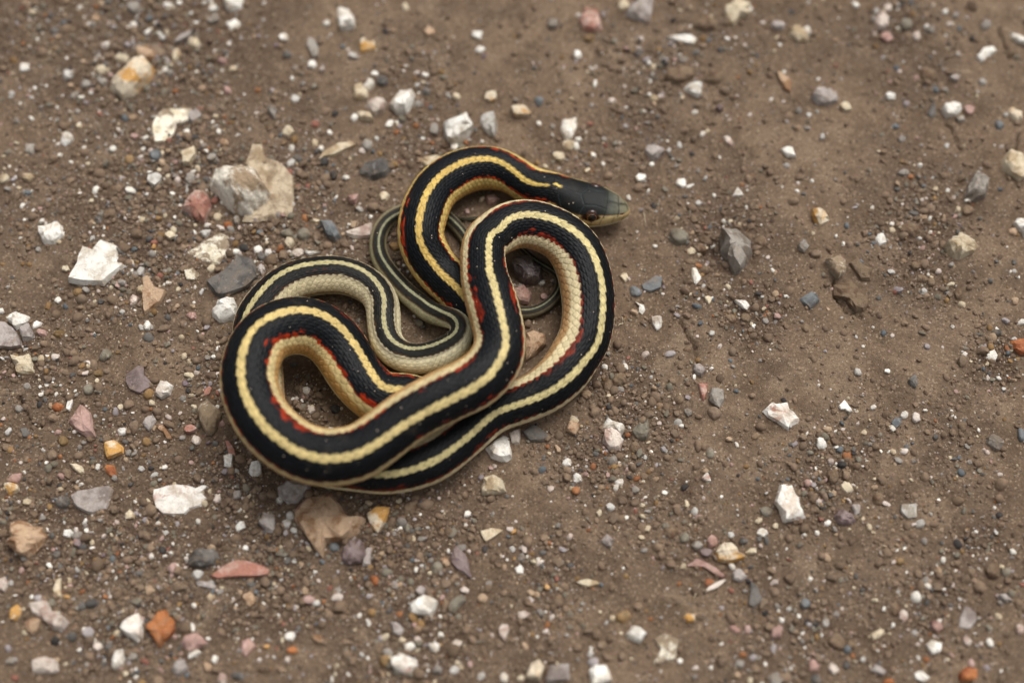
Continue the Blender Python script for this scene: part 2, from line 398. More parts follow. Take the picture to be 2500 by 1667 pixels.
for s_ in (1, -1):
    seams += [(1250, 0, 1345, .36 * s_), (1345, .36 * s_, 1500, .30 * s_), (1500, .30 * s_, 1695, .40 * s_), (1345, .36 * s_, 1290, .86 * s_),
              (1700, 0, 1690, .45 * s_), (1690, .45 * s_, 1660, .88 * s_), (1885, 0, 1890, .45 * s_), (1890, .45 * s_, 1870, .9 * s_),
              (870, 0, 900, .45 * s_), (900, .45 * s_, 1010, .8 * s_), (1010, .8 * s_, 1290, .86 * s_), (2022, 0, 2010, .5 * s_)]
sdm = np.full(Q.shape, 1e3)
hsel = np.where(sp < 200)[0][-1] + 1
for s_ in seams:
    sdm = np.minimum(sdm, segd(*s_))
seam = np.where(topm & near, 1 - sstep(0.5, 1.7, sdm), 0)
plate = sstep(175, 150, hu) * np.ones_like(hv)
hn = fbm(hu * 0.06 + 3 * np.sign(hv), hv * 2.2 + 9, 41, 3)
crown = along_h([(0, '#6a634a'), (15, '#615d4b'), (30, '#525145'), (46, '#45463f'), (60, '#262826'), (75, '#1a1c1d'), (120, '#121415'), (200, '#0d0e10')])
crown = crown * (1 + 0.7 * hn[..., None] * sstep(90, 40, hu)[..., None])
canth = 50 + 7 * sstep(60, 110, hu) - 8 * sstep(25, 0, hu)          # angle at which the crown gives way to the lips
absd = np.abs(thd)
hm = plate * sstep(canth + 5, canth - 5, absd)
put(hm, crown)
lip = along_h([(0, '#967a56'), (12, '#a08a62'), (30, '#ab986e'), (60, '#c2ae7e'), (100, '#c9b074'), (160, '#c8aa60')])
lm = plate * sstep(canth - 4, canth + 6, absd) * sstep(150, 120, hu)
put(lm, lip * (1 + .1 * hn[..., None]))
put(lm * sstep(canth + 22, canth + 8, absd) * sstep(45, 60, hu) * sstep(140, 120, hu) * .45, lin('#5c4a2a')[None, None, :])
put(seam * plate * .75, along_h([(0, '#1e1e18'), (55, '#151715'), (75, '#2c3133'), (200, '#2a2f31')]))
# lip shield seams, mouth line, lower jaw painted paler as if its edge caught light
lipb = np.zeros(Q.shape)
for x in (1620, 1465, 1330, 1800, 1930, 1200):
    lipb = np.maximum(lipb, (1 - sstep(0.4, 1.3, np.abs(hu - zu(x) - (absd - 90) * .12))) * sstep(canth + 8, canth + 12, absd) * sstep(99, 95, absd))
put(lipb * plate * .8, lin('#5f4a28')[None, None, :])
mouth = np.exp(-((absd - (97 + 5 * np.sin(hu * 0.05))) / 2.2) ** 2) * sstep(135, 120, hu) * sstep(2, 6, hu)
put(sstep(98, 103, absd) * plate * sstep(140, 120, hu), lin('#d8cfae')[None, None, :])
put(mouth * .8, lin('#4a3a24')[None, None, :])
# dark socket round the eye, nostril, paired spots on the shields, first flecks of the stripe on the nape
EYE_U, EYE_T = zu(1468), 61.0
eyed = np.hypot((hu - EYE_U) / 23.0, (absd - EYE_T) / 18.0)
put((1 - sstep(0.72, 1.0, eyed)), lin('#24140c')[None, None, :])
nos = np.hypot((hu - zu(1930)) / 4.0, (absd - 52) / 7)
put(1 - sstep(.6, 1.1, nos), lin('#5a2410')[None, None, :])
for x, v, rx, rv in ((1093, .055, 4.6, .04), (1093, -.055, 4.6, .04), (838, 0.02, 5, .05), (790, -.03, 4, .05)):
    sd_ = np.hypot((hu - zu(x)) / rx, (hv - v) / rv); put((1 - sstep(.7, 1.1, sd_)) * topm, lin('#dcc168')[None, None, :])
nape = sstep(178, 170, hu) * sstep(150, 160, hu)
# on the nape the stripe is cut to flecks ahead of px 178
put(sstep(193, 187, hu) * sstep(126, 132, hu) * sstep(20, 15, aT) * (np.hypot((hu - zu(838)) / 9, hv / .09) > 1.1) * (np.hypot((hu - zu(790)) / 7, (hv + .03) / .07) > 1.1), lin('#0d1014')[None, None, :])
seamh = -(seam * 0.9 + mouth * 1.6 + lipb * .4 + (1 - sstep(.5, 1.2, nos)) * 2.0) * U * plate
socket = -(1 - sstep(0.5, 1.0, eyed)) * 2.0 * U
disp = disp + seamh + socket

r3 = np.sqrt(ly ** 2 + lz ** 2) + 1e-9
ly2 = ly * (1 + disp / r3); lz2 = lz * (1 + disp / r3)
SV = cen[:, None, :] + LAT[:, None, :] * ly2[..., None] + DOR[:, None, :] * lz2[..., None]
ns = len(ss)
V = SV.reshape(-1, 3)
i = np.arange(ns - 1)[:, None]; j = np.arange(NR)[None, :]
Fq = np.stack([i * NR + j, (i + 1) * NR + j, (i + 1) * NR + (j + 1) % NR, i * NR + (j + 1) % NR], -1).reshape(-1, 4)
cap0 = len(V); V = np.concatenate([V, [SV[0].mean(0)], [SV[-1].mean(0)]])
jj = np.arange(NR); b1 = (ns - 1) * NR
# (end caps as degenerate-free quads would be tiny: use the ring itself closed onto its centre)
capF = np.concatenate([np.stack([np.full(NR, cap0), jj, (jj + 1) % NR], 1), np.stack([np.full(NR, cap0 + 1), b1 + (jj + 1) % NR, b1 + jj], 1)])
Cf = np.concatenate([C.reshape(-1, 3), C[0].mean(0)[None], C[-1].mean(0)[None]])
Ft = np.concatenate([Fq[:, [0, 1, 2]], Fq[:, [0, 2, 3]], capF])

# how far the coils sink into one another (for my own check)
def coil_check():
    idx = np.arange(0, ns, 12); p = cen[idx]; r = rad[idx] * .95; s_ = ss[idx]
    D = np.linalg.norm(p[:, None] - p[None], axis=2); pen = r[:, None] + r[None] - D
    pen[np.abs(s_[:, None] - s_[None]) < 0.045] = -1
    out = []
    for a in range(len(idx)):
        b = int(np.argmax(pen[a]))
        if pen[a, b] > 0.0012 and b > a: out.append((round(s_[a] / U), round(s_[b] / U), round(pen[a, b] / U)))
    return out

sm = Nodes('snake_skin')
at = sm.n('ShaderNodeAttribute', attribute_name='Col'); tc = sm.n('ShaderNodeTexCoord')
nz = sm.noise(tc.outputs['Object'], 900, 5, .65)
var = sm.mix(sm.ramp(nz, .3, .7), (0.86, .86, .86), (1.1, 1.1, 1.1))
vs = sm.n('ShaderNodeTexVoronoi'); vs.inputs['Scale'].default_value = 620; sm.l(tc.outputs['Object'], vs.inputs['Vector'])
sv = sm.n('ShaderNodeSeparateColor'); sm.l(vs.outputs['Color'], sv.inputs[0])
g1 = sm.n('ShaderNodeMath', operation='MULTIPLY'); sm.l(sm.ramp(sv.outputs[0], .90, .93), g1.inputs[0]); sm.l(sm.ramp(vs.outputs['Distance'], .17, .10), g1.inputs[1])
film = sm.n('ShaderNodeMath', operation='MULTIPLY'); sm.l(sm.ramp(sm.noise(tc.outputs['Object'], 70, 5, .7, .6), .55, .78), film.inputs[0]); film.inputs[1].default_value = .07
skin = sm.mix(1.0, at.outputs['Color'], var, 'MULTIPLY')
skin = sm.mix(film.outputs[0], skin, lin('#8f7e6a'))                     # a film of dust
sm.l(sm.mix(g1.outputs[0], skin, lin('#a89a86')), sm.b.inputs['Base Color'])   # stray grains stuck to the scales
rr = sm.n('ShaderNodeMapRange'); sm.l(nz, rr.inputs['Value']); rr.inputs['To Min'].default_value = .28; rr.inputs['To Max'].default_value = .55
sm.l(rr.outputs[0], sm.b.inputs['Roughness'])
sm.set(Specular_IOR_Level=0.10)
sm.bump(sm.noise(tc.outputs['Object'], 2600, 3, .6), 0.25, 0.0003)
lowz = float(V[:, 2].min())
snake = bpy.data.objects.new('garter_snake', None); COL.objects.link(snake)
snake.empty_display_size = 0.02
tag(snake, 'coiled black garter snake with yellow stripes and red-flecked sides on the dirt', 'snake')
body = link('body', new_mesh('snake_body', V, Ft, Cf), sm.m, snake)

def simple(name, hexc, rough, spec=.5):
    m = Nodes(name); m.b.inputs['Base Color'].default_value = (*lin(hexc), 1); m.set(Roughness=rough, Specular_IOR_Level=spec); return m.m
m_iris = simple('eye_brown', '#2e1608', .15); m_ring = simple('eye_gold', '#8c5c30', .35); m_pup = simple('eye_black', '#050505', .06, .6)
ie = int(np.argmin(np.abs(sp / HS - EYE_U)))
for s_ in (1, -1):
    jt = int(np.argmin(np.abs(np.degrees(TH) - s_ * EYE_T)))
    pe = SV[ie, jt]
    nrm = LAT[ie] * s_ * .88 + DOR[ie] * .46 + -Tn[ie] * .18; nrm /= np.linalg.norm(nrm)
    zq = Vector(nrm).to_track_quat('Z', 'Y')
    R = 18.5 * U
    Vi, Fi = ICO[4]; Vi = Vi * np.array([1, 1, .62]) * R
    eye = link('eye', new_mesh('eye', Vi, Fi), m_iris, snake, loc=pe - nrm * R * .40); eye.rotation_euler = zq.to_euler()
    th = np.linspace(0, 2 * math.pi, 40, endpoint=False); ph = np.linspace(0, 2 * math.pi, 8, endpoint=False)
    Rm = R * .60; zt = R * .62 * math.sqrt(1 - .60 ** 2) * 1.0
    tv = np.array([[(Rm + .03 * R * math.cos(b)) * math.cos(a), (Rm + .03 * R * math.cos(b)) * math.sin(a), zt + .025 * R * math.sin(b)] for a in th for b in ph])
    tf = np.array([[a * 8 + b, ((a + 1) % 40) * 8 + b, ((a + 1) % 40) * 8 + (b + 1) % 8, a * 8 + (b + 1) % 8] for a in range(40) for b in range(8)])
    link('iris_ring', new_mesh('iris_ring', tv, tf), m_ring, eye)
    pv, pf = ICO[3]; pv = pv * np.array([.57, .57, .16]) * R + np.array([0, 0, zt * .98])
    link('pupil', new_mesh('pupil', pv, pf), m_pup, eye)

# ------------------------------------------------------------------ stones read off the photograph
# outlined stones: (crop, material, height / mean width, outline, label or None, short landmark name or None)
PO = [
 ('T1','org',.50,[(990,795),(1100,690),(1250,550),(1340,550),(1405,630),(1400,700),(1300,810),(1230,880),(1130,920),(1060,860)],'big angular rock, white below with a bright orange stained face','orange-faced rock'),
 ('T1','tan',.5,[(1250,440),(1300,425),(1430,490),(1400,560),(1300,545),(1245,530)],'greyish tan stone leaning on the tip of the orange-faced rock',None),
 ('T1','brn',.2,[(1340,400),(1430,395),(1530,480),(1450,520),(1420,480)],'flat brown flake behind the orange-faced rock',None),
 ('T1','chk',.10,[(1500,1000),(1650,1010),(1750,1000),(1720,1110),(1620,1160),(1600,1240),(1540,1320),(1420,1330),(1390,1200),(1430,1090)],'cream slab sunk almost flush in the dirt, beside the orange-faced rock','sunken cream slab'),
 ('T1','wht',.5,[(2040,-60),(2220,-70),(2230,0),(2190,100),(2080,115),(2050,60)],None,None),
 ('T2','wht',.4,[(745,80),(820,80),(870,130),(905,210),(890,270),(770,290),(740,180)],'smooth white wedge-shaped stone standing alone on bare packed dirt','white wedge stone'),
 ('T2','gry',.22,[(480,355),(540,390),(575,470),(570,540),(520,550),(470,440)],None,None),
 ('T2','org',.3,[(970,375),(1020,400),(1085,400),(1090,460),(1010,490),(960,500),(945,430)],'white stone with a salmon orange corner on packed dirt','salmon-cornered stone'),
 ('T2','wht',.55,[(1310,845),(1430,845),(1450,890),(1430,970),(1370,1060),(1280,1050),(1205,985)],'blocky white rock with one ridge, next to a pinkish stone','ridged white rock'),
 ('T2','wht',.6,[(1700,1140),(1930,1070),(1985,1190),(1840,1330),(1740,1310)],'large faceted white rock lying just behind the arch of the snake\'s neck','faceted white rock'),
 ('T2','grw',.5,[(2050,1050),(2170,1045),(2200,1130),(2170,1260),(2080,1200),(2040,1130)],'white and brown mottled stone behind the snake\'s neck','mottled stone'),
 ('T2','pkw',.4,[(1000,960),(1110,900),(1200,950),(1160,1040),(1080,1080)],'pinkish stone touching the ridged white rock',None),
 ('T2','crm',.4,[(895,820),(960,790),(1030,870),(1020,930),(900,930)],None,None),
 ('T2','crm',.2,[(565,1480),(620,1400),(750,1330),(880,1305),(925,1335),(850,1370),(720,1430),(620,1450)],'long curved cream splinter half buried in the dirt','cream splinter'),
 ('Z1','slt',.3,[(1230,340),(1280,290),(1420,250),(1465,235),(1490,330),(1430,390),(1310,415),(1290,380),(1240,365)],'flat angular slate-grey stone beside the snake\'s neck arch','grey slate'),
 ('Z1','crm',.35,[(1705,225),(1800,205),(1880,200),(1900,240),(1830,280),(1770,305)],'cream stone touching the outside of the snake\'s neck arch',None),
 ('T3','lil',.3,[(1120,60),(1150,-80),(1290,-80),(1260,240),(1190,245),(1030,160)],'large lilac-grey block beside a round cream pebble','lilac block'),
 ('T3','red',.4,[(660,120),(780,125),(800,190),(815,295),(690,310),(640,300),(600,210),(640,180)],'salmon red star-shaped stone on packed dirt','salmon star stone'),
 ('T3','crm',.4,[(1920,130),(1960,60),(2050,30),(2170,80),(2150,160),(2070,180),(2020,260),(1950,230)],'knobbly pale yellow rock beside a broad soil clod','pale yellow rock'),
 ('T3','wht',.2,[(1395,375),(1520,355),(1620,350),(1685,390),(1660,435),(1560,420),(1480,400)],'long white tapering chip beside a small round ochre pebble','white tapering chip'),
 ('T3','wht',.45,[(1560,820),(1620,780),(1730,785),(1720,890),(1690,900),(1600,855)],'smooth white triangular stone in front of two soil clods','white triangle stone'),
 ('T3','wht',.35,[(455,1090),(590,1085),(590,1160),(540,1270),(470,1260),(440,1170)],'greenish white chip standing behind the snake\'s neck','greenish white chip'),
 ('T4','crm',.35,[(190,260),(270,225),(370,300),(370,380),(270,370),(200,320)],None,None),
 ('T4','pkw',.5,[(1030,90),(1100,180),(1080,260),(1000,260),(970,200)],'pear-shaped pinkish white pebble sitting in a dark crack','pear-shaped pebble'),
 ('T4','wht',.3,[(1900,520),(1960,440),(2050,430),(2085,470),(2030,510),(1990,530),(1960,575)],'white dog-bone shaped chip on cracked dirt','dog-bone chip'),
 ('T4','wht',.4,[(2195,310),(2280,335),(2360,380),(2360,430),(2270,400),(2210,360)],None,None),
 ('T4','tan',.25,[(75,660),(130,690),(205,750),(200,860),(150,830)],'thin tan triangular sliver lying flat','tan sliver'),
 ('T4','lil',.4,[(375,910),(440,835),(540,830),(620,850),(635,930),(560,975),(440,970)],'rounded lilac and white quartz pebble on smooth dirt','quartz pebble'),
 ('T4','wht',.5,[(1570,1010),(1630,965),(1740,965),(1760,1010),(1720,1060),(1610,1090)],'smooth white oval stone between a dark sliver and a pink pebble','white oval stone'),
 ('T4','slt',.4,[(1490,950),(1530,1040),(1500,1100),(1440,1060)],None,None),
 ('T4','wht',.4,[(110,1380),(170,1350),(220,1370),(250,1450),(170,1450)],None,None),
 ('T4','crm',.4,[(2120,1480),(2190,1375),(2290,1400),(2400,1500),(2400,1640),(2280,1660),(2130,1560)],'large rough cream block beside a deep dark crack','rough cream block'),
 ('T5','wht',.5,[(365,540),(480,520),(490,490),(560,490),(597,530),(590,590),(500,665),(410,670),(370,590)],'blocky white stone with a notched edge on bare dirt','notched white stone'),
 ('T5','wht',.16,[(770,715),(860,740),(935,650),(1100,710),(1095,800),(1160,885),(960,1060),(640,1030),(720,880)],'broad flat white star-shaped slab with dark pits on top','star-shaped slab'),
 ('T5','red',.5,[(1850,180),(1925,230),(1925,350),(1880,485),(1800,460),(1660,370),(1700,290)],'angular brick-red stone leaning against the mud-crusted rock','brick-red stone'),
 ('Z1','tnp',.08,[(330,280),(380,120),(460,130),(480,230),(590,270),(700,370),(715,560),(710,690),(650,710),(520,720),(420,745),(300,740),(350,600),(400,400)],'broad flat tan slab pressed into the dirt under the mud-crusted rock','flat tan slab'),
 ('Z1','crs',.62,[(20,420),(90,310),(200,330),(350,320),(470,360),(490,430),(560,540),(520,620),(380,710),(250,690),(120,560),(30,490)],'largest rock, white with a brown mud crust, resting on a tan slab','mud-crusted rock'),
 ('T5','chk',.07,[(1700,760),(1800,690),(1920,620),(2010,570),(2090,600),(2080,760),(2000,860),(1850,840)],'bright cream stone worn flush with the dirt, beside the dark slab','worn cream stone'),
 ('T5','chk',.08,[(1690,920),(1770,900),(1830,950),(1800,1005),(1710,1000)],None,None),
 ('Z1','slt',.16,[(20,1230),(150,1150),(290,1010),(390,1030),(430,1190),(340,1270),(140,1350),(60,1290)],'flat dark grey slab partly tucked under the snake\'s rear coil','dark slab'),
 ('T5','wht',.6,[(1930,1280),(1990,1210),(2140,1180),(2175,1260),(2160,1350),(2000,1385),(1940,1330)],'rounded white speckled stone beside the outer edge of the snake\'s coil','round speckled stone'),
 ('T5','tan',.22,[(1310,980),(1360,965),(1430,1080),(1530,1110),(1480,1210),(1420,1260),(1330,1320),(1310,1180),(1320,1080)],'tan bone-like forked stone lying in packed dirt','forked tan stone'),
 ('T5','wht',.4,[(75,1360),(160,1280),(280,1330),(230,1400),(150,1440),(110,1390)],'cream-white wedge touching a square mauve stone','cream-white wedge'),
 ('T5','lil',.5,[(170,1430),(270,1390),(325,1490),(300,1530),(210,1545)],'square mauve-brown stone beside the cream-white wedge',None),
 ('T5','lil',.25,[(-60,1360),(60,1370),(130,1430),(200,1540),(210,1600),(-60,1600)],'large mauve-grey veined rock beside the square mauve stone',None),
 ('Z1','blu',.5,[(920,740),(990,720),(1050,770),(1090,860),(1050,890),(980,860)],'smooth dark blue-grey pebble between the flat tan slab and the thin tail','smooth blue-grey pebble'),
 ('Z1','pkw',.3,[(1115,830),(1340,750),(1330,860),(1180,865)],'pinkish white stone poking out from under the snake\'s thin tail',None),
 ('T6','gry',.55,[(960,560),(1040,520),(1180,545),(1250,620),(1270,750),(1240,830),(1140,940),(1080,930),(1020,810),(970,720)],'large grey rock with a tan dusty side, sitting in crumbled soil','large grey rock'),
 ('T6','wht',.35,[(1120,125),(1180,215),(1075,215)],'small sharp white triangle chip near the large grey rock',None),
 ('T6','blu',.12,[(245,1030),(380,935),(440,965),(420,1060),(330,1095),(260,1070)],'flat blue-grey flake with rusty streaks lying flush','rust-streaked flake'),
 ('T6','wht',.3,[(190,1180),(270,1210),(285,1250),(255,1290),(220,1270),(230,1210)],None,None),
 ('T6','wht',.4,[(1090,1165),(1190,1165),(1240,1210),(1210,1255),(1150,1225)],'cream-white pointed chip resting on a cluster of soil crumbs','pointed chip'),
 ('T6','wrd',.35,[(330,1330),(430,1325),(430,1410),(385,1445),(345,1390)],None,None),
 ('T6','blu',.3,[(1680,1170),(1790,1095),(1850,1130),(1865,1190),(1780,1265),(1720,1220)],'flat pale blue-grey striped stone on packed dirt','blue striped stone'),
 ('T6','org',.5,[(1785,340),(1840,330),(1955,430),(1960,470),(1860,520),(1810,430)],'cream stone with an orange heart, standing beside a small hole','orange-hearted stone'),
 ('T6','wht',.3,[(700,870),(740,875),(795,975),(740,1025),(715,990)],'white tooth-shaped chip beside the large grey rock','tooth-shaped chip'),
 ('T7','gry',.5,[(1350,130),(1410,30),(1500,60),(1530,170),(1500,260),(1420,280),(1305,260)],'grey-brown rock with a white streak among loose crumbs','white-streaked rock'),
 ('T7','wht',.3,[(510,590),(570,585),(595,690),(530,705),(495,640)],'small white squarish chip with a muddy middle','muddy-middled chip'),
 ('T7','crm',.45,[(1110,700),(1180,650),(1300,590),(1380,640),(1430,700),(1370,770),(1260,825),(1180,800)],'pale yellow angular rock on smooth dirt beside a groove','pale yellow angular rock'),
 ('T7','crs',.5,[(35,840),(150,790),(200,800),(245,900),(210,980),(160,1000),(90,930)],'brown-centred cream stone tilted near a broad soil clod','brown-centred stone'),
 ('T7','wht',.4,[(1760,480),(1800,430),(1900,450),(1960,560),(1960,640),(1870,620),(1840,560)],'curved white shard over a tan chip','curved white shard'),
 ('T7','cld',.35,[(110,1030),(290,980),(370,1080),(445,1150),(410,1300),(330,1290),(240,1190),(120,1130)],'broad flat brown soil clod beside the brown-centred stone','broad clod'),
 ('T7','cld',.3,[(260,850),(330,800),(470,920),(460,1010),(370,1000)],'smaller soil clod cracked off beside the broad clod',None),
 ('T8','crm',.4,[(110,125),(280,105),(310,200),(328,275),(160,280),(140,200)],'square cream stone with curled corners','square cream stone'),
 ('T8','pur',.14,[(1160,290),(1270,215),(1320,215),(1330,300),(1415,390),(1330,440),(1290,465),(1190,430),(1150,360)],'flat glossy purple flint flake with concave edges','purple flint flake'),
 ('T8','wrd',.5,[(1430,430),(1480,350),(1540,360),(1590,400),(1560,480),(1480,515),(1430,480)],'knobbly red and white stone next to the purple flint flake',None),
 ('T8','crs',.55,[(1825,560),(1890,505),(1990,590),(2030,650),(1990,740),(1940,830),(1895,835),(1840,740)],'rough brownish white stone right beside the snake\'s big outer coil','rough coil-side stone'),
 ('T8','wht',.1,[(625,420),(650,470),(680,545),(650,630),(615,610),(635,520)],'thin white splinter standing near the pink leaf-shaped stone',None),
 ('T8','pnk',.28,[(735,550),(800,590),(850,670),(880,860),(790,850),(700,790),(630,720),(680,660)],'large pink leaf-shaped stone','pink leaf stone'),
 ('T8','lil',.4,[(1305,740),(1330,680),(1400,645),(1430,695),(1400,760),(1360,795)],'small lilac stone with dark bands','banded lilac stone'),
 ('T8','tan',.12,[(1415,745),(1490,730),(1540,810),(1570,870),(1530,870),(1490,800)],'flat yellowish bent flake beside the banded lilac stone',None),
 ('T8','org',.4,[(940,890),(1030,865),(1130,940),(1120,990),(980,1045),(950,970)],'cream stone with a golden yellow top beside the pink leaf stone','golden-topped stone'),
 ('T8','crm',.4,[(625,1085),(690,1080),(750,1110),(765,1170),(730,1180),(660,1130)],'cream almond-shaped stone beside a narrow hole','almond stone'),
 ('T8','rst',.35,[(960,1090),(1040,1100),(1060,1180),(1045,1220),(1000,1200),(950,1155)],'rust-orange chip with sharp corners beside the golden-topped stone','rust chip'),
 ('T8','pnk',.35,[(50,1260),(110,1190),(200,1175),(200,1230),(170,1275)],'dusty pink wedge lying on an orange and white stone',None),
 ('T8','org',.5,[(40,1280),(100,1270),(170,1290),(185,1340),(95,1385),(60,1350)],'orange and white stone under the dusty pink wedge',None),
 ('T8','lil',.12,[(640,1380),(700,1330),(860,1300),(980,1275),(1030,1320),(1000,1400),(970,1500),(850,1540),(740,1510),(660,1450)],'broad lilac-grey slab lying flush beside a dark lump','lilac slab'),
 ('T8','wrd',.12,[(1390,1320),(1500,1290),(1600,1265),(1720,1280),(1800,1300),(1870,1270),(1900,1290),(1850,1340),(1890,1400),(1830,1470),(1730,1500),(1680,1540),(1590,1550),(1480,1540),(1410,1480),(1385,1400)],'broad bright white slab with reddish stains, flush with the dirt','bright white slab'),
 ('T8','wht',.45,[(2040,1020),(2090,1000),(2125,1010),(2115,1140),(2040,1110)],None,None),
 ('T8','red',.25,[(2050,880),(2080,880),(2140,960),(2150,1020),(2080,1000)],'dull red sliver beside the snake\'s big outer coil',None),
 ('Z4','wht',.4,[(330,1240),(390,1230),(405,1320),(350,1360),(305,1310)],'bluish white chip touching the outer edge of the snake\'s big coil',None),
 ('T9','lil',.5,[(1090,200),(1140,180),(1200,215),(1205,260),(1165,305),(1085,250)],'lilac-white chip at the end of a crack','crack-end chip'),
 ('T9','red',.35,[(1130,365),(1220,365),(1215,440),(1185,530),(1160,490)],'brick-red pointed chip leaning on a grey stone','red pointed chip'),
 ('T9','gry',.4,[(1255,400),(1365,420),(1375,520),(1325,605),(1230,530)],'grey six-sided stone beside the red pointed chip','six-sided stone'),
 ('T9','wht',.4,[(310,665),(380,710),(460,740),(465,800),(430,835),(400,785),(255,785),(280,720)],'cream-white stone lying behind a pinkish cream one',None),
 ('T9','pkw',.5,[(280,800),(340,775),(430,830),(460,890),(420,965),(330,975),(260,900)],'pinkish cream rounded stone next to a dark green-grey pebble','pinkish cream stone'),
 ('T9','grn',.5,[(520,800),(590,730),(680,710),(690,800),(670,880),(580,875)],'dark green-grey pebble next to the pinkish cream stone',None),
 ('T9','wrd',.3,[(1715,625),(1790,560),(1940,555),(1960,610),(2060,710),(1990,760),(1950,800),(1850,730)],'white slab with red stained edges on packed dirt','red-edged slab'),
 ('T14','wrd',.35,[(85,20),(180,15),(215,90),(250,180),(290,280),(230,300),(120,315),(80,220),(40,160),(60,100)],'large white rock with red streaks and a jagged side, among crumbs','red-streaked rock'),
 ('T10','slt',.5,[(1170,350),(1240,280),(1260,380),(1240,420),(1200,400)],None,None),
 ('T10','wht',.15,[(540,580),(590,525),(640,590),(670,630),(640,640),(600,610),(560,615)],None,None),
 ('T10','blu',.25,[(1015,740),(1045,690),(1110,690),(1110,740),(1060,785)],'clear blue-grey chip half covered with soil','blue chip'),
 ('T10','gry',.5,[(1890,860),(1940,825),(2040,900),(2030,960),(1980,980),(1900,920)],'smooth beige-grey oblong pebble on smooth dirt','oblong beige pebble'),
 ('T10','rst',.3,[(2090,-40),(2300,-60),(2300,90),(2200,105),(2130,40)],'brown orange-edged stone beside a dark hole','orange-edged stone'),
 ('T14','pur',.5,[(510,270),(575,195),(640,240),(695,295),(640,330),(550,325)],'glossy purple stone with a ridged back','glossy purple stone'),
 ('T14','grw',.2,[(1040,170),(1165,160),(1165,280),(1090,285),(1040,230)],'pale grey stone half buried in dusty soil','half-buried pale stone'),
 ('T14','pnk',.5,[(25,1150),(90,1110),(110,1150),(100,1215),(30,1215)],'dusty pink square pebble on brown grit',None),
 ('T14','crm',.4,[(800,1185),(880,1140),(920,1150),(890,1200),(830,1230)],'smooth cream wedge-shaped pebble',None),
 ('T14','lil',.15,[(1540,960),(1620,1020),(1630,1080),(1580,1150),(1490,1140),(1500,1050)],'translucent lilac-grey stone lying flush with dusty soil',None),
 ('T14','lil',.4,[(800,1470),(840,1415),(930,1480),(900,1510),(850,1490)],None,None),
 ('T14','rst',.5,[(1490,1500),(1550,1440),(1640,1460),(1630,1560),(1500,1560)],'orange-red patched stone beside a dark hollow',None),
 ('T11','tan',.45,[(115,110),(180,80),(300,130),(400,150),(435,240),(370,330),(270,430),(170,400),(80,310),(110,210)],'large yellowish tan rock with a wavy edge','yellowish tan rock'),
 ('T11','slt',.4,[(1710,450),(1760,370),(1850,340),(1960,350),(2000,430),(1960,500),(1830,520),(1720,500)],'dark grey oblong stone beside an orange shard','dark oblong stone'),
 ('T11','red',.2,[(1910,595),(2030,505),(2120,455),(2260,450),(2400,500),(2470,540),(2460,580),(2300,600),(2150,600),(1980,620)],'long salmon orange shard lying flat','salmon shard'),
 ('T11','lil',.35,[(1780,630),(1880,640),(1930,620),(1970,690),(1940,720),(1850,690),(1800,680)],'lilac bent chip beside the dark oblong stone',None),
 ('T11','crm',.3,[(520,620),(558,605),(558,790),(510,770),(485,710)],None,None),
 ('T11','pkw',.4,[(-20,620),(50,590),(75,670),(45,740),(-20,720)],None,None),
 ('T11','pkw',.35,[(260,840),(350,810),(440,830),(480,920),(580,960),(640,1020),(590,1080),(500,1085),(430,1020),(290,930)],'long knobbly pinkish white stone beside a round tan one','knobbly pinkish stone'),
 ('T11','org',.5,[(90,910),(160,850),(205,890),(180,970),(140,1005),(100,990)],None,None),
 ('T11','wrd',.45,[(1080,1040),(1140,980),(1270,920),(1310,950),(1300,1150),(1260,1190),(1140,1130)],'white triangular stone with rusty patches, beside a rust-orange rock',None),
 ('T11','rst',.4,[(1390,990),(1440,900),(1510,885),(1590,1000),(1600,1080),(1540,1150),(1450,1240),(1330,1060)],'glossy rust-orange and maroon rock','rust-orange rock'),
 ('T11','pnk',.4,[(1650,1200),(1680,1140),(1800,1105),(1900,1200),(1850,1240),(1720,1290)],'dusty pink stone with a red seam, behind a white bar-shaped chip','red-seamed stone'),
 ('T11','wht',.45,[(1705,1300),(1800,1250),(1840,1290),(1720,1345)],'white bar-shaped chip in front of the red-seamed stone',None),
 ('T11','wht',.5,[(1045,1260),(1110,1250),(1138,1300),(1125,1410),(1040,1445),(1012,1410)],'clean white oblong stone among brown grit','white oblong stone'),
 ('T11','pkw',.4,[(280,1400),(320,1340),(420,1325),(530,1370),(540,1460),(420,1490),(300,1470)],'peach-coloured rounded stone with fine bands','peach banded stone'),
 ('T11','pnk',.4,[(2200,1180),(2270,1150),(2330,1230),(2240,1330),(2200,1280)],None,None),
 ('T12','tan',.28,[(290,220),(420,80),(600,60),(660,160),(700,240),(760,280),(870,280),(820,400),(700,460),(560,480),(530,590),(480,540),(400,420),(310,300)],'big tan slab partly under the bottom of the snake\'s coil','big tan slab'),
 ('T12','lil',.45,[(175,40),(250,-20),(440,30),(420,90),(330,160),(260,175),(180,100)],'lilac-grey layered stone touching the snake\'s lower coil','layered lilac stone'),
 ('T12','org',.35,[(870,240),(940,190),(1050,185),(1030,280),(960,395),(890,330)],'cream angular stone with an orange edge beside the big tan slab','orange-edged cream stone'),
 ('Z5','crm',.45,[(1225,1400),(1240,1330),(1320,1290),(1400,1350),(1425,1440),(1330,1460),(1230,1460)],'beige-white blocky stone beside the snake\'s widest loop','beige blocky stone'),
 ('T12','pur',.4,[(660,570),(710,480),(790,430),(850,470),(870,560),(830,630),(740,650),(670,620)],'round purple stone with white dots, beside the big tan slab','dotted purple stone'),
 ('T12','lil',.3,[(870,500),(915,500),(900,650),(835,650)],'pale lilac strip-shaped chip against the dotted purple stone',None),
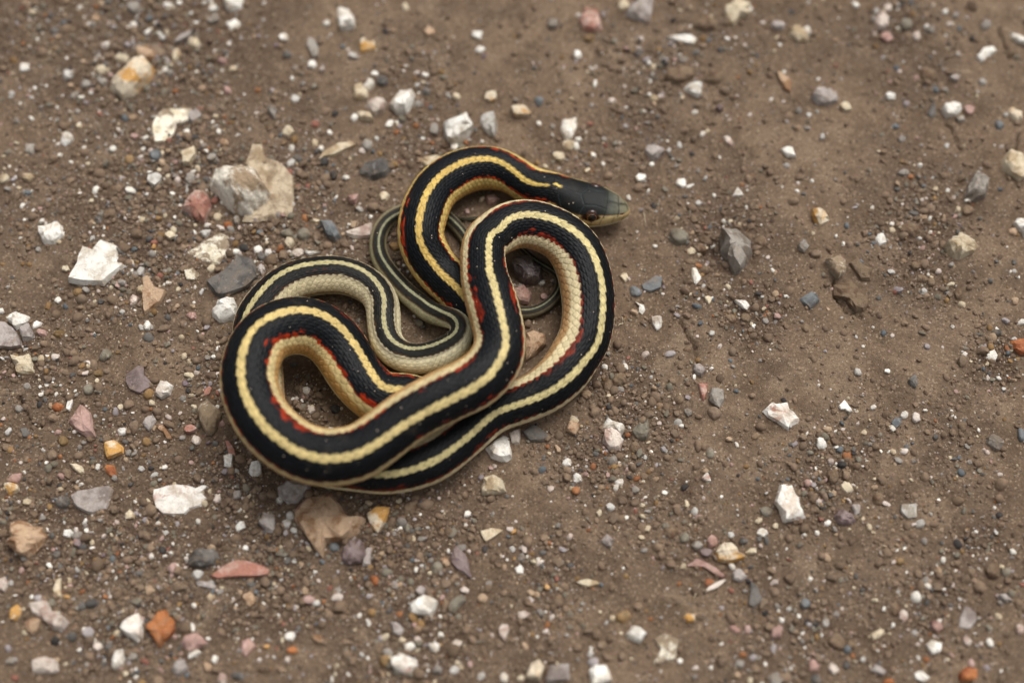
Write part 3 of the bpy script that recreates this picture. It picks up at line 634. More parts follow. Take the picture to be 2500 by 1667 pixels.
 ('T12','lil',.4,[(15,310),(60,240),(150,250),(150,390),(80,380)],'lilac-grey stone with fine lines beside the big tan slab',None),
 ('T12','pur',.3,[(1525,560),(1570,480),(1640,540),(1690,700),(1700,760),(1600,690),(1530,620)],'dark maroon glossy shell-like shard beside a tan sliver','maroon shard'),
 ('T12','crm',.25,[(1760,370),(1850,345),(1950,360),(1810,455),(1780,420)],'yellowish cream flat chip on packed dirt',None),
 ('T12','wht',.45,[(1195,985),(1250,930),(1320,875),(1435,940),(1380,1060),(1220,1030)],'cream-white angular rock beside an olive-tan oblong stone','cream-white angular rock'),
 ('T12','grn',.5,[(1500,980),(1560,890),(1640,870),(1650,920),(1560,1030),(1500,1020)],'olive-tan oblong stone beside the cream-white angular rock',None),
 ('T12','lil',.4,[(1050,1105),(1110,1090),(1170,1160),(1130,1205),(1080,1180)],'bluish lilac chip beside a small orange pebble','bluish lilac chip'),
 ('T12','wrd',.4,[(1065,1370),(1120,1345),(1200,1360),(1270,1400),(1280,1450),(1200,1520),(1110,1490),(1070,1450)],'white stone with a purple-brown middle near two white chips','purple-middled stone'),
 ('T13','org',.4,[(1590,550),(1650,450),(1720,470),(1790,550),(1855,590),(1700,635),(1610,610)],'white rock with a yellow tip, tapering to a point','yellow-tipped rock'),
 ('T13','pnk',.2,[(1360,650),(1450,590),(1560,640),(1690,740),(1650,750),(1480,640)],'thin salmon pink sliver lying beside the yellow-tipped rock','salmon pink sliver'),
 ('T13','pkw',.2,[(1690,755),(1640,800),(1520,855),(1540,815),(1640,760)],'pale pink sliver forming an elbow with the salmon pink sliver',None),
 ('T13','slt',.2,[(1870,770),(1930,820),(1970,920),(1900,980),(1850,960),(1870,860)],'dark triangular slate flake beside the yellow-tipped rock',None),
 ('T13','wht',.5,[(890,1190),(940,1120),(1000,1130),(1055,1190),(1000,1260),(900,1220)],'white lumpy stone beside a pale crumbly patch','white lumpy stone'),
 ('T13','chk',.10,[(1110,1220),(1200,1180),(1320,1230),(1280,1380),(1220,1400),(1100,1420),(1170,1300)],'crumbly pale stone worn flush, with a reddish edge',None),
 ('T13','org',.5,[(100,1540),(150,1420),(210,1390),(255,1440),(220,1560)],'white stone with an amber side near a layered lilac block','amber-sided stone'),
 ('T13','lil',.35,[(265,1540),(290,1440),(450,1430),(455,1560),(270,1580)],'layered lilac block beside the amber-sided stone',None),
 ('T13','wht',.45,[(600,1480),(640,1430),(740,1440),(790,1560),(620,1600)],'lilac-tinged white rock with a rough broken edge, beside brown crumbs',None),
 ('Z3','mic',.55,[(845,170),(900,110),(1050,100),(1130,210),(1120,310),(1040,330),(960,330),(880,250)],'glossy dark rock inside the loop of the snake\'s upper coil','glossy dark rock'),
 ('Z3','pnk',.5,[(880,380),(960,345),(1040,410),(1010,500),(920,500)],'dusty pink stone with a red patch inside the snake\'s loop','pink loop stone'),
 ('Z3','tan',.5,[(985,770),(1150,765),(1165,850),(1060,960),(980,1000),(970,900)],'tan faceted stone wedged between two coils of the snake',None),
 ('Z2','pnk',.5,[(930,540),(1000,500),(1045,540),(1000,590),(950,590)],'pink stone inside the arch of the snake\'s neck','pink arch stone'),
 ('Z5','wht',.4,[(1255,1090),(1400,980),(1450,1010),(1470,1170),(1430,1200),(1300,1170)],'cream-white stone sticking out from under the snake\'s widest loop','half-hidden cream stone'),
 ('Z5','pkw',.5,[(1445,970),(1540,930),(1530,1050),(1470,1050)],None,None),
 ('Z5','slt',.3,[(1555,960),(1640,900),(1780,990),(1720,1035),(1610,1035)],'dark grey pointed stone beside the half-hidden cream stone',None),
 ('T9','tan',.5,[(-40,700),(60,730),(20,830),(-70,790)],None,None),
]
# smaller stones: crop -> material -> (x, y, width, height[, turn])
EL = {
'T1': {'gry':[(1225,60,150,120,30),(155,1105,60,130,20),(275,1355,85,120),(780,760,90,110),(680,860,80,90),(1300,1330,70,40),(1940,1460,100,80),(1350,880,70,60),(1950,170,110,90),(940,740,90,90)],
 'wht':[(2140,235,110,90,-20),(1940,70,100,80),(1530,40,120,60),(1630,15,80,40),(215,605,100,80),(1340,275,100,45,-25),(610,1270,130,110),(550,1420,55,60),(1705,1210,80,50),(2000,1220,60,80),(1940,1120,75,35),(1335,1275,50,65),(740,880,80,50,15),(2090,405,60,60),(1785,195,50,45),(600,515,40,35),(310,790,40,40),(800,205,50,40),(555,80,40,35)],
 'grw':[(620,680,110,110),(1480,330,50,60),(105,850,90,45,-30),(270,430,45,50)],'tan':[(870,155,90,70,20),(920,20,90,60),(640,770,90,60,30),(1210,1075,75,80),(2050,1320,90,70)],
 'crm':[(1105,515,130,90),(920,630,120,100),(1610,490,85,125),(1765,380,120,130),(150,1300,55,60),(1745,1450,120,200),(1680,1430,70,70)],'pnk':[(1000,670,70,60),(1235,1260,70,60),(2070,820,60,130,-20),(100,1310,40,40)],
 'lil':[(1785,1065,120,110),(1680,340,220,50,-35),(780,930,80,60),(1210,380,60,50)],'drk':[(1780,1270,110,60)],'blu':[(1430,1445,120,110),(570,190,80,60)],'och':[(1180,1460,100,110),(1720,605,80,60)],'slt':[(490,265,90,70)],
 'rst':[(1910,1375,60,50),(2050,1080,50,45),(415,125,40,40)],'red':[(1990,280,60,35),(205,80,40,50),(910,1040,55,50)]},
'T2': {'wht':[(265,370,90,70,20),(508,600,75,95),(1035,800,100,100),(1090,695,60,90),(900,1100,100,55),(1225,1150,90,70),(2015,335,95,95),(2045,465,80,80),(1545,700,80,55,20),(675,1225,60,50),(325,1365,70,50),(600,1365,70,40),(1810,1350,90,70),(645,235,70,60,-40),(75,45,45,40)],
 'pkw':[(605,655,75,60),(970,1390,60,60)],'grw':[(890,530,170,50,10),(360,910,80,80,-40),(320,1500,70,90),(1105,1285,45,45)],'gry':[(1625,1200,80,110),(1480,965,90,70),(150,1030,90,200,5),(1755,880,80,70),(1020,1340,100,90)],
 'slt':[(1155,765,110,120),(1550,845,85,90),(560,1390,90,60,30),(380,1450,110,80),(290,510,90,80)],'crm':[(1000,1085,170,80,20),(1365,85,80,75),(1830,895,85,70),(400,860,60,40),(300,1220,150,90,20),(540,1320,70,80)],
 'tan':[(1580,305,100,90,30),(1255,300,90,40,-45),(145,1255,65,65)],'drk':[(1185,310,70,70),(730,1055,80,70),(630,1490,80,90)],'org':[(2145,890,110,100)],'blu':[(1590,985,60,40),(225,1245,50,50),(1070,1400,60,40),(795,435,60,55)],
 'och':[(1130,1420,75,55),(1690,665,60,60)],'rst':[(1280,1220,65,60),(1455,1160,65,60),(1915,1300,60,60),(15,830,60,60)],'pur':[(190,430,60,50),(2075,530,60,45)]},
'T3': {'crm':[(1010,70,110,120),(685,670,40,45),(1295,900,110,60,35),(1550,895,65,45),(515,1320,120,110),(430,1425,130,100,20),(2240,1205,45,45),(540,915,80,40,-20),(1780,1190,60,40)],
 'wht':[(605,155,50,50),(600,530,80,105),(730,640,70,30,-20),(755,775,60,100),(1955,385,80,50,-20),(245,1135,65,45),(605,1270,75,60,-20),(370,1230,50,50),(1735,1220,70,55),(1895,1430,50,40),(830,1490,45,40),(1275,1490,50,50)],
 'lil':[(830,160,60,80),(1290,1380,190,150)],'gry':[(370,245,110,90,30),(1280,685,55,90),(1545,570,110,70),(35,930,60,80),(1235,1115,50,55)],'och':[(700,370,95,80),(1735,385,75,80),(230,1480,60,50)],
 'cld':[(1760,240,300,140),(1515,700,260,160),(1850,720,200,130)],'slt':[(1150,500,110,90,20),(1670,505,80,75),(1895,475,60,70),(1330,1060,50,60)],'drk':[(1465,215,80,60)],'blu':[(2235,515,50,50),(245,940,90,100)],
 'pur':[(1885,1000,80,80)],'org':[(85,1030,160,120)],'brn':[(645,1160,70,90),(1940,840,100,80)],'red':[(710,1125,70,45)],'grw':[(1430,1360,50,80,15),(1530,1305,65,80)],'pkw':[(1975,1290,60,130,-40)],'rst':[(2055,715,45,35)]},
'T4': {'lil':[(95,235,110,120,-30),(1700,725,110,60,15)],'wht':[(355,275,75,110,-10),(800,35,80,70,30),(1120,885,100,75),(110,400,45,45),(460,715,40,40),(30,905,45,45)],'pkw':[(1100,65,80,90),(1345,330,80,100),(1655,230,60,60),(975,305,40,40),(1200,655,65,35)],
 'pnk':[(1075,330,120,80,25),(1830,1020,100,80)],'gry':[(1480,285,90,80),(1705,155,80,50),(275,1035,75,50),(1215,1285,100,60),(1750,1095,90,70)],'grn':[(1260,230,110,110)],'och':[(990,410,70,50)],'blu':[(1310,20,80,60),(1520,825,100,65),(2100,1150,80,110),(1155,1165,100,50,15)],
 'cld':[(1440,680,220,130,15),(1850,1280,70,50)],'grw':[(1950,755,90,60,15),(490,1270,60,70),(1625,1340,50,90)],'crm':[(705,985,120,80,10)],'org':[(2255,1060,100,140,-30)]},
'T5': {'crm':[(260,50,105,75),(50,70,110,80),(610,885,105,60),(1560,605,100,75),(1300,1095,75,85)],'gry':[(75,160,70,60),(1745,80,110,120),(1610,60,90,60,25),(1310,865,70,45,-20),(800,1100,75,75),(1715,1095,55,40),(220,195,50,40)],
 'wht':[(1375,30,80,45),(1770,20,50,50),(1600,430,60,50),(1785,570,60,65),(1505,1045,50,40,40),(530,1170,80,55),(340,1390,110,60,-35),(10,1270,70,80),(1350,1420,75,95,-15),(1805,1460,40,55),(1210,915,35,40),(1350,225,40,45),(290,180,45,45),(300,345,30,35)],
 'grw':[(1430,90,150,120),(1710,190,60,100),(2165,455,70,90),(1880,575,95,90),(1845,1105,60,55),(1300,1440,60,80,-15),(1125,1295,95,30,-25)],'rst':[(1590,150,50,45),(2080,490,100,70,-15)],'slt':[(1370,635,80,75),(1535,1340,75,65)],
 'org':[(1415,705,60,70,-45)],'och':[(2150,660,60,65),(715,1105,95,80),(545,1475,110,75,-10),(20,835,50,45),(205,835,55,50),(265,845,60,50)],'brn':[(2260,695,55,50),(1945,520,80,75),(1720,500,65,60),(1700,1215,70,65),(605,1155,60,55),(2000,1500,70,60)],
 'drk':[(1655,1040,60,60)],'pkw':[(1545,1190,60,50),(1230,1195,70,100),(1150,440,50,45)],'tan':[(1620,1235,65,60,-30),(1765,1235,50,45)],'pnk':[(1755,1320,90,70),(385,1475,110,80,30)],'blu':[(600,1235,75,60),(1030,1355,60,35)],'lil':[(1890,1425,80,70)]},
'Z1': {'crm':[(680,895,90,90),(1430,535,85,80),(890,720,55,55)],'wht':[(510,980,65,75),(1050,540,50,45),(1155,755,35,40),(400,1050,35,40),(930,155,60,40)],'slt':[(450,1000,65,80),(630,1035,60,35)],'pkw':[(740,975,90,75)],'lil':[(460,1110,60,100)],
 'grn':[(655,820,95,85),(785,825,120,110)],'brn':[(895,855,75,75),(1110,905,75,70),(1215,930,65,65)],'tan':[(905,625,60,55)],'pur':[(1015,660,50,30)],'drk':[(1030,365,60,80),(955,265,70,70)],'red':[(820,450,45,45)],'grw':[(840,980,150,40,-5)],'pnk':[(1185,560,110,80)]},
'T6': {'wht':[(610,85,85,105),(690,120,75,55,-20),(240,50,100,70,-15),(312,160,35,60),(130,225,70,50),(1440,905,60,45),(370,665,65,45),(1000,470,50,35),(1210,165,35,30),(1525,150,35,30),(1660,190,45,35),(1335,490,35,30)],'grw':[(770,270,40,130,8),(830,55,70,60)],
 'slt':[(645,215,65,50),(1715,215,60,55)],'cld':[(830,590,130,90,20),(790,660,130,90),(690,810,150,70,15),(820,890,90,100),(1335,640,110,110),(1620,290,110,80),(1740,1430,80,80),(1060,1330,110,100),(1200,1320,100,80),(1150,1130,70,40)],'grn':[(585,590,180,170),(1100,1245,70,70)],
 'crm':[(90,960,85,80),(855,1160,65,100,-15),(1360,1250,75,45,20)],'blu':[(190,1085,115,105),(785,1380,65,60)],'tan':[(185,1275,60,100,20),(1465,1120,40,110,-40)],'pnk':[(1480,1320,65,65)],'lil':[(570,1310,50,100)],'gry':[(280,1390,45,40),(1375,1360,45,80),(1710,700,90,120)],'drk':[(1310,1105,60,70,-20)],'brn':[(1820,770,110,80)],'rst':[(1330,330,35,35),(900,1310,40,35)],'red':[(670,720,35,35)]},
'T7': {'gry':[(755,40,150,50,-5),(895,70,60,60)],'blu':[(1640,170,55,50),(240,515,80,60),(370,840,45,60),(580,1475,80,60,15)],'pkw':[(745,320,55,55),(930,270,50,40)],'tan':[(945,435,85,50,10),(1760,550,110,60)],'wht':[(145,605,45,40),(1840,1370,80,70),(1740,910,60,30),(1820,960,25,40),(1710,685,25,35),(1165,185,45,40)],
 'cld':[(815,560,180,160),(870,870,95,90),(930,985,100,90),(1010,1020,80,80),(1350,350,110,90),(540,1320,65,90),(870,1320,80,70),(1260,1120,80,90),(1000,380,60,60)],'crm':[(1195,1030,60,60)],'och':[(1550,1430,55,80)],'slt':[(1610,1470,100,70),(1465,430,55,50)],'lil':[(1695,1360,80,70)]},
'T8': {'grn':[(325,145,65,75),(975,120,130,100,-30),(820,430,85,110),(495,1090,85,65),(1390,1255,75,70),(1810,740,75,65),(2240,1300,80,80)],'och':[(435,262,75,55,20),(760,210,60,80,25),(915,280,100,65),(580,885,90,90),(330,845,45,45)],'brn':[(990,265,55,75),(1440,625,90,80),(1225,760,100,130),(465,1005,115,100),(1800,165,110,65),(1930,290,110,85),(2040,1450,80,80),(1110,1260,70,60)],
 'slt':[(675,300,80,65),(1140,890,80,65),(920,870,65,60),(1185,1270,55,60),(570,1430,150,110),(1960,905,75,65)],'pkw':[(790,280,75,65,-15),(1540,670,75,80),(1790,875,100,85),(1975,1400,80,100),(1800,280,55,55)],'crm':[(895,348,65,40),(1750,480,60,45,-15),(1395,550,45,80,-15),(1185,1550,100,130),(2265,1380,70,50)],
 'pur':[(1700,370,85,45,-25),(1900,895,60,50)],'red':[(1900,440,85,90),(870,925,45,40),(870,965,40,35),(1735,770,110,75)],'gry':[(1675,505,50,60),(1170,985,90,45,10),(250,385,75,60),(185,600,65,75),(1115,1120,45,65),(1660,850,55,60),(60,120,55,50),(1900,135,70,55)],'rst':[(1380,600,50,45),(545,1020,45,50),(15,740,40,40),(535,590,100,80)],
 'wht':[(1120,805,105,75,-10),(425,1080,55,35),(885,1110,60,60),(1495,1110,80,55,-30),(390,468,85,45,-5),(695,440,35,30),(1985,55,80,55,15),(1215,630,30,35)],'drk':[(1370,1120,60,65)],'grw':[(1400,1180,80,65,-30),(1450,1225,55,45,30),(85,800,85,70),(20,130,45,60)],'lil':[(2160,1360,90,100),(1920,375,60,45)],'blu':[(1815,230,75,60)]},
'T9': {'cld':[(310,370,100,115),(425,310,130,150),(560,940,100,120),(1040,40,80,80),(800,480,80,70),(965,515,80,85),(475,620,70,80),(455,530,70,80),(620,630,60,80)],'wht':[(1100,305,80,50),(1485,925,75,45,-15),(985,745,35,65),(420,1265,90,75),(35,1215,90,90),(655,1390,35,45),(1175,1070,45,35),(1345,1400,35,50),(2120,830,35,70,-25)],
 'brn':[(1280,640,140,120),(440,1420,100,90),(560,1440,90,75),(1080,1440,65,65)],'gry':[(1045,630,85,75),(565,1325,85,75),(1455,205,70,40,-25)],'drk':[(1910,525,80,50),(895,880,45,50)],'grn':[(1245,1005,90,95),(2095,1370,70,80),(1755,1530,120,100)],'tan':[(1415,870,55,65)],'och':[(1570,1120,65,55),(690,1160,60,45),(1630,340,65,45),(1140,135,60,65)],'wrd':[(1210,1225,110,75,20)],
 'lil':[(820,955,65,60),(1040,490,50,60)],'rst':[(575,1220,80,65),(290,1000,45,40)],'pnk':[(315,1190,55,75),(485,1145,65,45)],'crm':[(1265,1085,45,25),(1030,1460,70,80)],'grw':[(1755,1365,55,60),(1100,1535,80,60)],'blu':[(1675,1235,40,60),(1945,1245,60,40),(1485,425,80,50),(1430,150,45,45)],'pkw':[(2190,775,30,30)],'slt':[(585,225,60,40)]},
'T10': {'wht':[(985,260,65,50),(1330,615,50,55),(2030,280,50,90,15),(1820,790,60,40,-25),(515,800,50,35,-20),(760,985,25,35),(855,590,75,60)],'cld':[(850,345,65,70),(1040,415,55,65),(1675,755,80,110,20),(490,1220,110,130),(710,1120,90,70),(910,1410,110,110)],'slt':[(1925,260,40,75),(1165,940,60,65)],'blu':[(1870,225,45,55),(2215,820,70,120)],'crm':[(1565,1035,35,45),(1210,1240,60,45,-20)],'pkw':[(470,1080,65,45)],'grn':[(785,915,50,55)],'tan':[(1130,1260,80,30,-20)]},
'T14': {'lil':[(690,210,85,90),(1850,910,150,60,35)],'pkw':[(930,165,60,70),(1060,1045,75,105,15),(1555,1245,80,65),(1970,1150,70,80),(515,1455,85,75),(45,780,70,60,-30)],'crm':[(745,280,50,45),(795,345,65,55),(825,385,30,35),(60,335,50,60,-30),(915,495,30,35),(675,815,30,30)],'och':[(1030,615,85,60,10),(385,1205,65,60)],
 'wht':[(1365,612,75,45,-30),(1070,510,35,40),(1010,530,40,30),(910,985,45,35,-15),(1300,1285,115,105),(1180,1370,35,40),(1200,1520,95,80),(860,1310,30,35),(10,745,40,50)],'cld':[(1585,710,95,95),(1765,690,125,130),(995,985,110,100),(540,1240,130,120),(655,1265,80,60)],'grn':[(1870,700,90,70),(400,1135,45,45)],'slt':[(740,835,45,60),(1430,960,50,50),(380,1535,90,80)],'blu':[(290,945,85,70)],'grw':[(455,1095,60,75),(1500,915,40,50)],'rst':[(1240,1385,65,50),(950,1555,90,50)],'pnk':[(1320,1130,90,100),(355,1430,90,100)],'gry':[(60,1540,140,100)],'brn':[(50,855,80,80)],'red':[(1990,800,50,50)]},
'T11': {'wht':[(610,205,105,80),(445,490,90,60,-30),(765,85,60,80),(840,335,60,45),(1570,290,45,45),(1555,375,60,45),(1500,405,45,35),(2185,130,110,85),(1940,240,45,40),(2185,320,30,30),(140,770,45,60,-20),(770,1075,60,75,-40),(1745,1060,85,80),(1900,1165,55,60),(1960,1350,105,55,-20)],'slt':[(470,220,65,65),(505,380,80,80),(835,840,130,90),(655,1140,95,85),(985,1240,80,85),(2170,1505,160,70)],
 'pur':[(705,290,90,70),(940,400,80,30)],'pkw':[(945,225,70,65),(890,1230,100,75),(2030,1530,110,90,40)],'crm':[(1010,210,60,60),(600,1395,110,50,40),(1140,1475,70,55)],'och':[(865,440,60,50)],'red':[(1525,335,45,40),(130,1515,80,60)],'grw':[(1800,575,120,80)],'tan':[(2275,800,120,130),(305,1040,150,140),(1900,1420,110,60,40)],'grn':[(1550,640,70,50),(1850,950,80,60)],'org':[(610,780,55,60)],'rst':[(960,775,70,50),(1010,1140,60,60)],'gry':[(1215,1325,100,85),(110,1365,130,60,-20)],'lil':[(1630,1435,120,160,30)]},
'T12': {'grw':[(195,130,80,70),(245,315,80,75),(1770,1520,90,50,-20),(1560,1470,100,60,-40),(490,560,40,60)],'cld':[(1210,195,110,115)],'blu':[(612,500,95,70),(525,620,60,55),(1225,600,50,45)],'crm':[(420,515,60,60),(210,1235,50,60),(1275,1310,60,50),(1240,430,50,50),(885,155,80,50)],'wht':[(465,695,50,45),(815,1035,70,40,55),(885,1095,65,50),(270,1205,90,65,25),(1210,1280,110,75),(1410,1290,110,70),(600,1550,80,50),(1950,1530,70,90),(1130,345,40,45),(1450,1045,35,30),(880,1375,40,35)],
 'tan':[(1485,610,100,45,55),(490,1220,110,50,25)],'pkw':[(1995,350,60,60),(1580,1265,90,60,-35),(1950,1160,75,130)],'lil':[(1300,840,75,60),(1335,1275,50,60),(1095,805,65,75)],'rst':[(1125,1030,70,60),(930,760,70,90),(290,1315,85,60)],'org':[(85,1280,60,50)],'och':[(1015,1400,85,110)],'grn':[(1215,770,65,65),(1420,660,100,100),(1090,235,65,55),(1590,1040,60,55)],'brn':[(1490,785,105,80),(60,90,90,80)],'slt':[(1360,560,45,50),(1190,490,50,60)]},
'T13': {'crm':[(1880,535,120,50),(1935,300,70,60),(170,610,60,65),(685,230,65,50),(600,785,200,60,10),(1870,1550,80,50)],'gry':[(1455,490,90,70),(70,575,75,85,-20),(1785,1420,85,65),(360,330,65,55)],'pnk':[(1570,460,80,100),(1750,1145,90,50,30)],'pur':[(1525,545,100,60)],'grn':[(1350,435,90,80)],'cld':[(1250,395,120,120),(700,1270,90,70)],'wht':[(1970,390,90,70),(60,670,80,85),(620,1295,45,35),(1560,1455,30,35),(1320,1395,45,50)],'pkw':[(1950,495,65,45),(90,1035,110,60),(1440,1450,35,75,20)],'slt':[(1815,455,75,60),(240,540,55,80),(1875,660,55,55)],
 'rst':[(1545,780,75,60,-30),(1310,795,40,65),(1810,1350,75,60),(600,365,45,35)],'lil':[(1780,725,130,90),(755,460,100,100)],'red':[(1720,840,50,55),(350,745,50,45)],'org':[(15,370,60,60),(275,805,60,60),(1390,1060,105,65)],'och':[(875,1050,125,95,-15)],'grw':[(740,1100,55,40)],'brn':[(1640,1410,90,75)],'tan':[(1770,1510,60,55)]},
'Z3': {'pnk':[(1145,430,65,65)],'grw':[(1015,100,35,35)]},
'Z2': {'crm':[(900,550,70,50)],'pnk':[(785,650,75,45)]},
'Z5': {'wht':[(1910,1200,85,65)],'pnk':[(1300,1240,60,40)],'lil':[(1225,1320,50,45)],'slt':[(1430,1465,60,30)],'cld':[(1090,1455,70,70)]},
'Z4': {'slt':[(630,550,60,60)],'wht':[(688,803,35,30)],'pkw':[(750,873,80,60)],'drk':[(920,860,80,70)]},
}
ROUND = {'grn', 'brn', 'och', 'blu', 'drk', 'slt', 'cld', 'rst'}

# ------------------------------------------------------------------ building the stones
def stone_shape(dirs, R, H, D, p, rng, flat=False, lumpy=.0):
    """a stone as a soft intersection of its outline R(angle), tilted top planes and a base"""
    th = np.arctan2(dirs[:, 1], dirs[:, 0]); rxy = np.hypot(dirs[:, 0], dirs[:, 1])
    Rt = np.interp((th + 2 * math.pi) % (2 * math.pi), np.linspace(0, 2 * math.pi, len(R)), R)
    Rm = float(R.mean())
    slope = rng.uniform(.10, .35)
    terms = [rxy / Rt + np.maximum(dirs[:, 2], 0) * slope / Rm, np.maximum(-dirs[:, 2], 0) / D]
    n = 3 if flat else rng.integers(4, 8)
    a0 = rng.uniform(0, 2 * math.pi)
    for i in range(n):
        az = a0 + 2 * math.pi * i / n + rng.uniform(-.5, .5)
        tl = rng.uniform(.02, .12) if flat else rng.uniform(.25, 1.0)
        if i == 0 and not flat: tl = rng.uniform(.05, .25)
        nv = np.array([math.cos(az) * math.sin(tl), math.sin(az) * math.sin(tl), math.cos(tl)])
        h = H * nv[2] * rng.uniform(.88, 1.05) + Rm * .45 * math.sin(tl) * rng.uniform(.6, 1.1)
        terms.append(np.maximum(dirs @ nv, 0) / h)
    s = sum(np.maximum(t, 0) ** p for t in terms)
    t = 1 / s ** (1 / p)
    V = dirs * t[:, None]
    f = 1 / max(Rm, 1e-4)
    s1 = rng.integers(1, 9999)
    nz = fbm(V[:, 0] * f * 2.2 + V[:, 2] * f * 1.3, V[:, 1] * f * 2.2 - V[:, 2] * f * 1.1, int(s1), 3)
    V = V * (1 + (.06 + lumpy) * nz + .035 * fbm(V[:, 0] * f * 7 + V[:, 2] * f * 4, V[:, 1] * f * 7 - V[:, 2] * f * 5, int(s1) + 7, 3))[:, None]
    return V

def facet_stone(pts, H, D, rng, cuts, flat=False):
    """a broken stone: flat faces and crisp edges over a given outline (m,2), centred"""
    pts = np.array(pts); x, y = pts[:, 0], pts[:, 1]
    if (x * np.roll(y, -1) - np.roll(x, -1) * y).sum() < 0: pts = pts[::-1]
    Rm = float(np.hypot(pts[:, 0], pts[:, 1]).mean())
    o2 = []
    for a, b in zip(pts, np.roll(pts, -1, 0)):
        o2.append(a); e = b - a; L = np.linalg.norm(e)
        if L > .55 * Rm:
            nrm = np.array([e[1], -e[0]]) / L
            o2.append(a + e * rng.uniform(.35, .65) + nrm * L * rng.uniform(-.03, .07))
    o = np.array(o2); n = len(o)
    tilt = rng.normal(0, .16, 2) / Rm
    def lift(q, z): return np.column_stack([q, z * (1 + np.clip(q @ tilt, -.45, .45))])
    sh = rng.uniform(.74, .95, n)[:, None]; tp = (sh[:, 0] * rng.uniform(.40, .75, n))[:, None]
    off = rng.normal(0, .10, 2) * Rm
    z2, z3 = rng.uniform(.52, .92, n), rng.uniform(.90, 1.03, n)
    if flat: sh = rng.uniform(.88, .96, n)[:, None]; tp = sh * .6; z2, z3 = rng.uniform(.86, .98, n), rng.uniform(.97, 1.02, n); off = off * .3
    rings = [np.column_stack([o * .86, np.full(n, -D)]), np.column_stack([o, rng.uniform(-.02, .22, n) * H]),
             lift(o * sh + off * .3, H * z2), lift(o * tp + off, H * z3)]
    bm = bmesh.new(); vr = [[bm.verts.new(v) for v in r] for r in rings]
    top = bm.verts.new(lift(off[None], np.array([H]))[0]); bot = bm.verts.new((0, 0, -D))
    for k in range(3):
        for i in range(n):
            j = (i + 1) % n; a, b, c, d = vr[k][i], vr[k][j], vr[k + 1][j], vr[k + 1][i]
            if rng.random() < .5: bm.faces.new((a, b, c)); bm.faces.new((a, c, d))
            else: bm.faces.new((a, b, d)); bm.faces.new((b, c, d))
    for i in range(n):
        j = (i + 1) % n; bm.faces.new((vr[3][i], vr[3][j], top)); bm.faces.new((vr[0][j], vr[0][i], bot))
    if cuts: bmesh.ops.subdivide_edges(bm, edges=bm.edges[:], cuts=cuts, use_grid_fill=True)
    bmesh.ops.triangulate(bm, faces=bm.faces[:])
    bm.normal_update()
    V = np.array([v.co[:] for v in bm.verts]); N = np.array([v.normal[:] for v in bm.verts]); F = np.array([[v.index for v in f.verts] for f in bm.faces]) if not bm.verts.index_update() else None
    bm.free()
    f = 1 / Rm; s1 = int(rng.integers(1, 9999))
    nz = fbm(V[:, 0] * f * 3 + V[:, 2] * f * 2, V[:, 1] * f * 3 - V[:, 2] * f * 2, s1, 4)
    V = V + N * (nz * .055 * min(Rm, H * 2.2))[:, None]
    return V, F

def outline_polar(pts):
    """outline (m,2) -> centre, R at 181 angles; outlines are near star-shaped"""
    pts = np.array(pts); x, y = pts[:, 0], pts[:, 1]; x2, y2 = np.roll(x, -1), np.roll(y, -1)
    cr = x * y2 - x2 * y; A = cr.sum() / 2
    c = np.array([((x + x2) * cr).sum() / (6 * A), ((y + y2) * cr).sum() / (6 * A)])
    an = np.linspace(0, 2 * math.pi, 181); R = np.zeros(181)
    q0 = pts - c; q1 = np.roll(q0, -1, 0)
    for k, a in enumerate(an):
        d = np.array([math.cos(a), math.sin(a)]); best = 0
        for u0, u1 in zip(q0, q1):
            e = u1 - u0; den = d[0] * -e[1] + d[1] * e[0]
            if abs(den) < 1e-12: continue
            t = (u0[0] * -e[1] + u0[1] * e[0]) / den; s = (d[0] * u0[1] - d[1] * u0[0]) / den
            if t > 0 and -1e-6 <= s <= 1 + 1e-6: best = max(best, t)
        R[k] = best
    R = np.maximum(R, .25 * R.max())
    return c, R, abs(A)

def ell_R(w, h, ang, angular, rng):
    """outline of a small stone, metres: a polygonal or rounded blob inside its box"""
    an = np.linspace(0, 2 * math.pi, 181)
    if angular:
        n = rng.integers(4, 7); ph = rng.uniform(0, 6.28) + np.arange(n) * 2 * math.pi / n + rng.uniform(-.35, .35, n)
        hs = rng.uniform(.80, 1.05, n)
        r = 1 / np.max(np.maximum(np.cos(an[:, None] - ph[None]), 1e-3) / hs[None], axis=1); r = np.minimum(r, 1.25)
    else:
        r = 1 + .07 * np.cos(2 * an + rng.uniform(0, 6)) + .05 * np.cos(3 * an + rng.uniform(0, 6))
    x, y = r * np.cos(an) * w / 2, r * np.sin(an) * h / 2
    c, s = math.cos(ang), math.sin(ang); X, Y = x * c - y * s, x * s + y * c
    o = np.argsort((np.arctan2(Y, X) + 2 * math.pi) % (2 * math.pi)); a2 = (np.arctan2(Y, X) + 2 * math.pi) % (2 * math.pi)
    rr = np.hypot(X, Y)
    return np.interp(an, np.concatenate([a2[o] - 2 * math.pi, a2[o], a2[o] + 2 * math.pi]), np.concatenate([rr[o]] * 3))

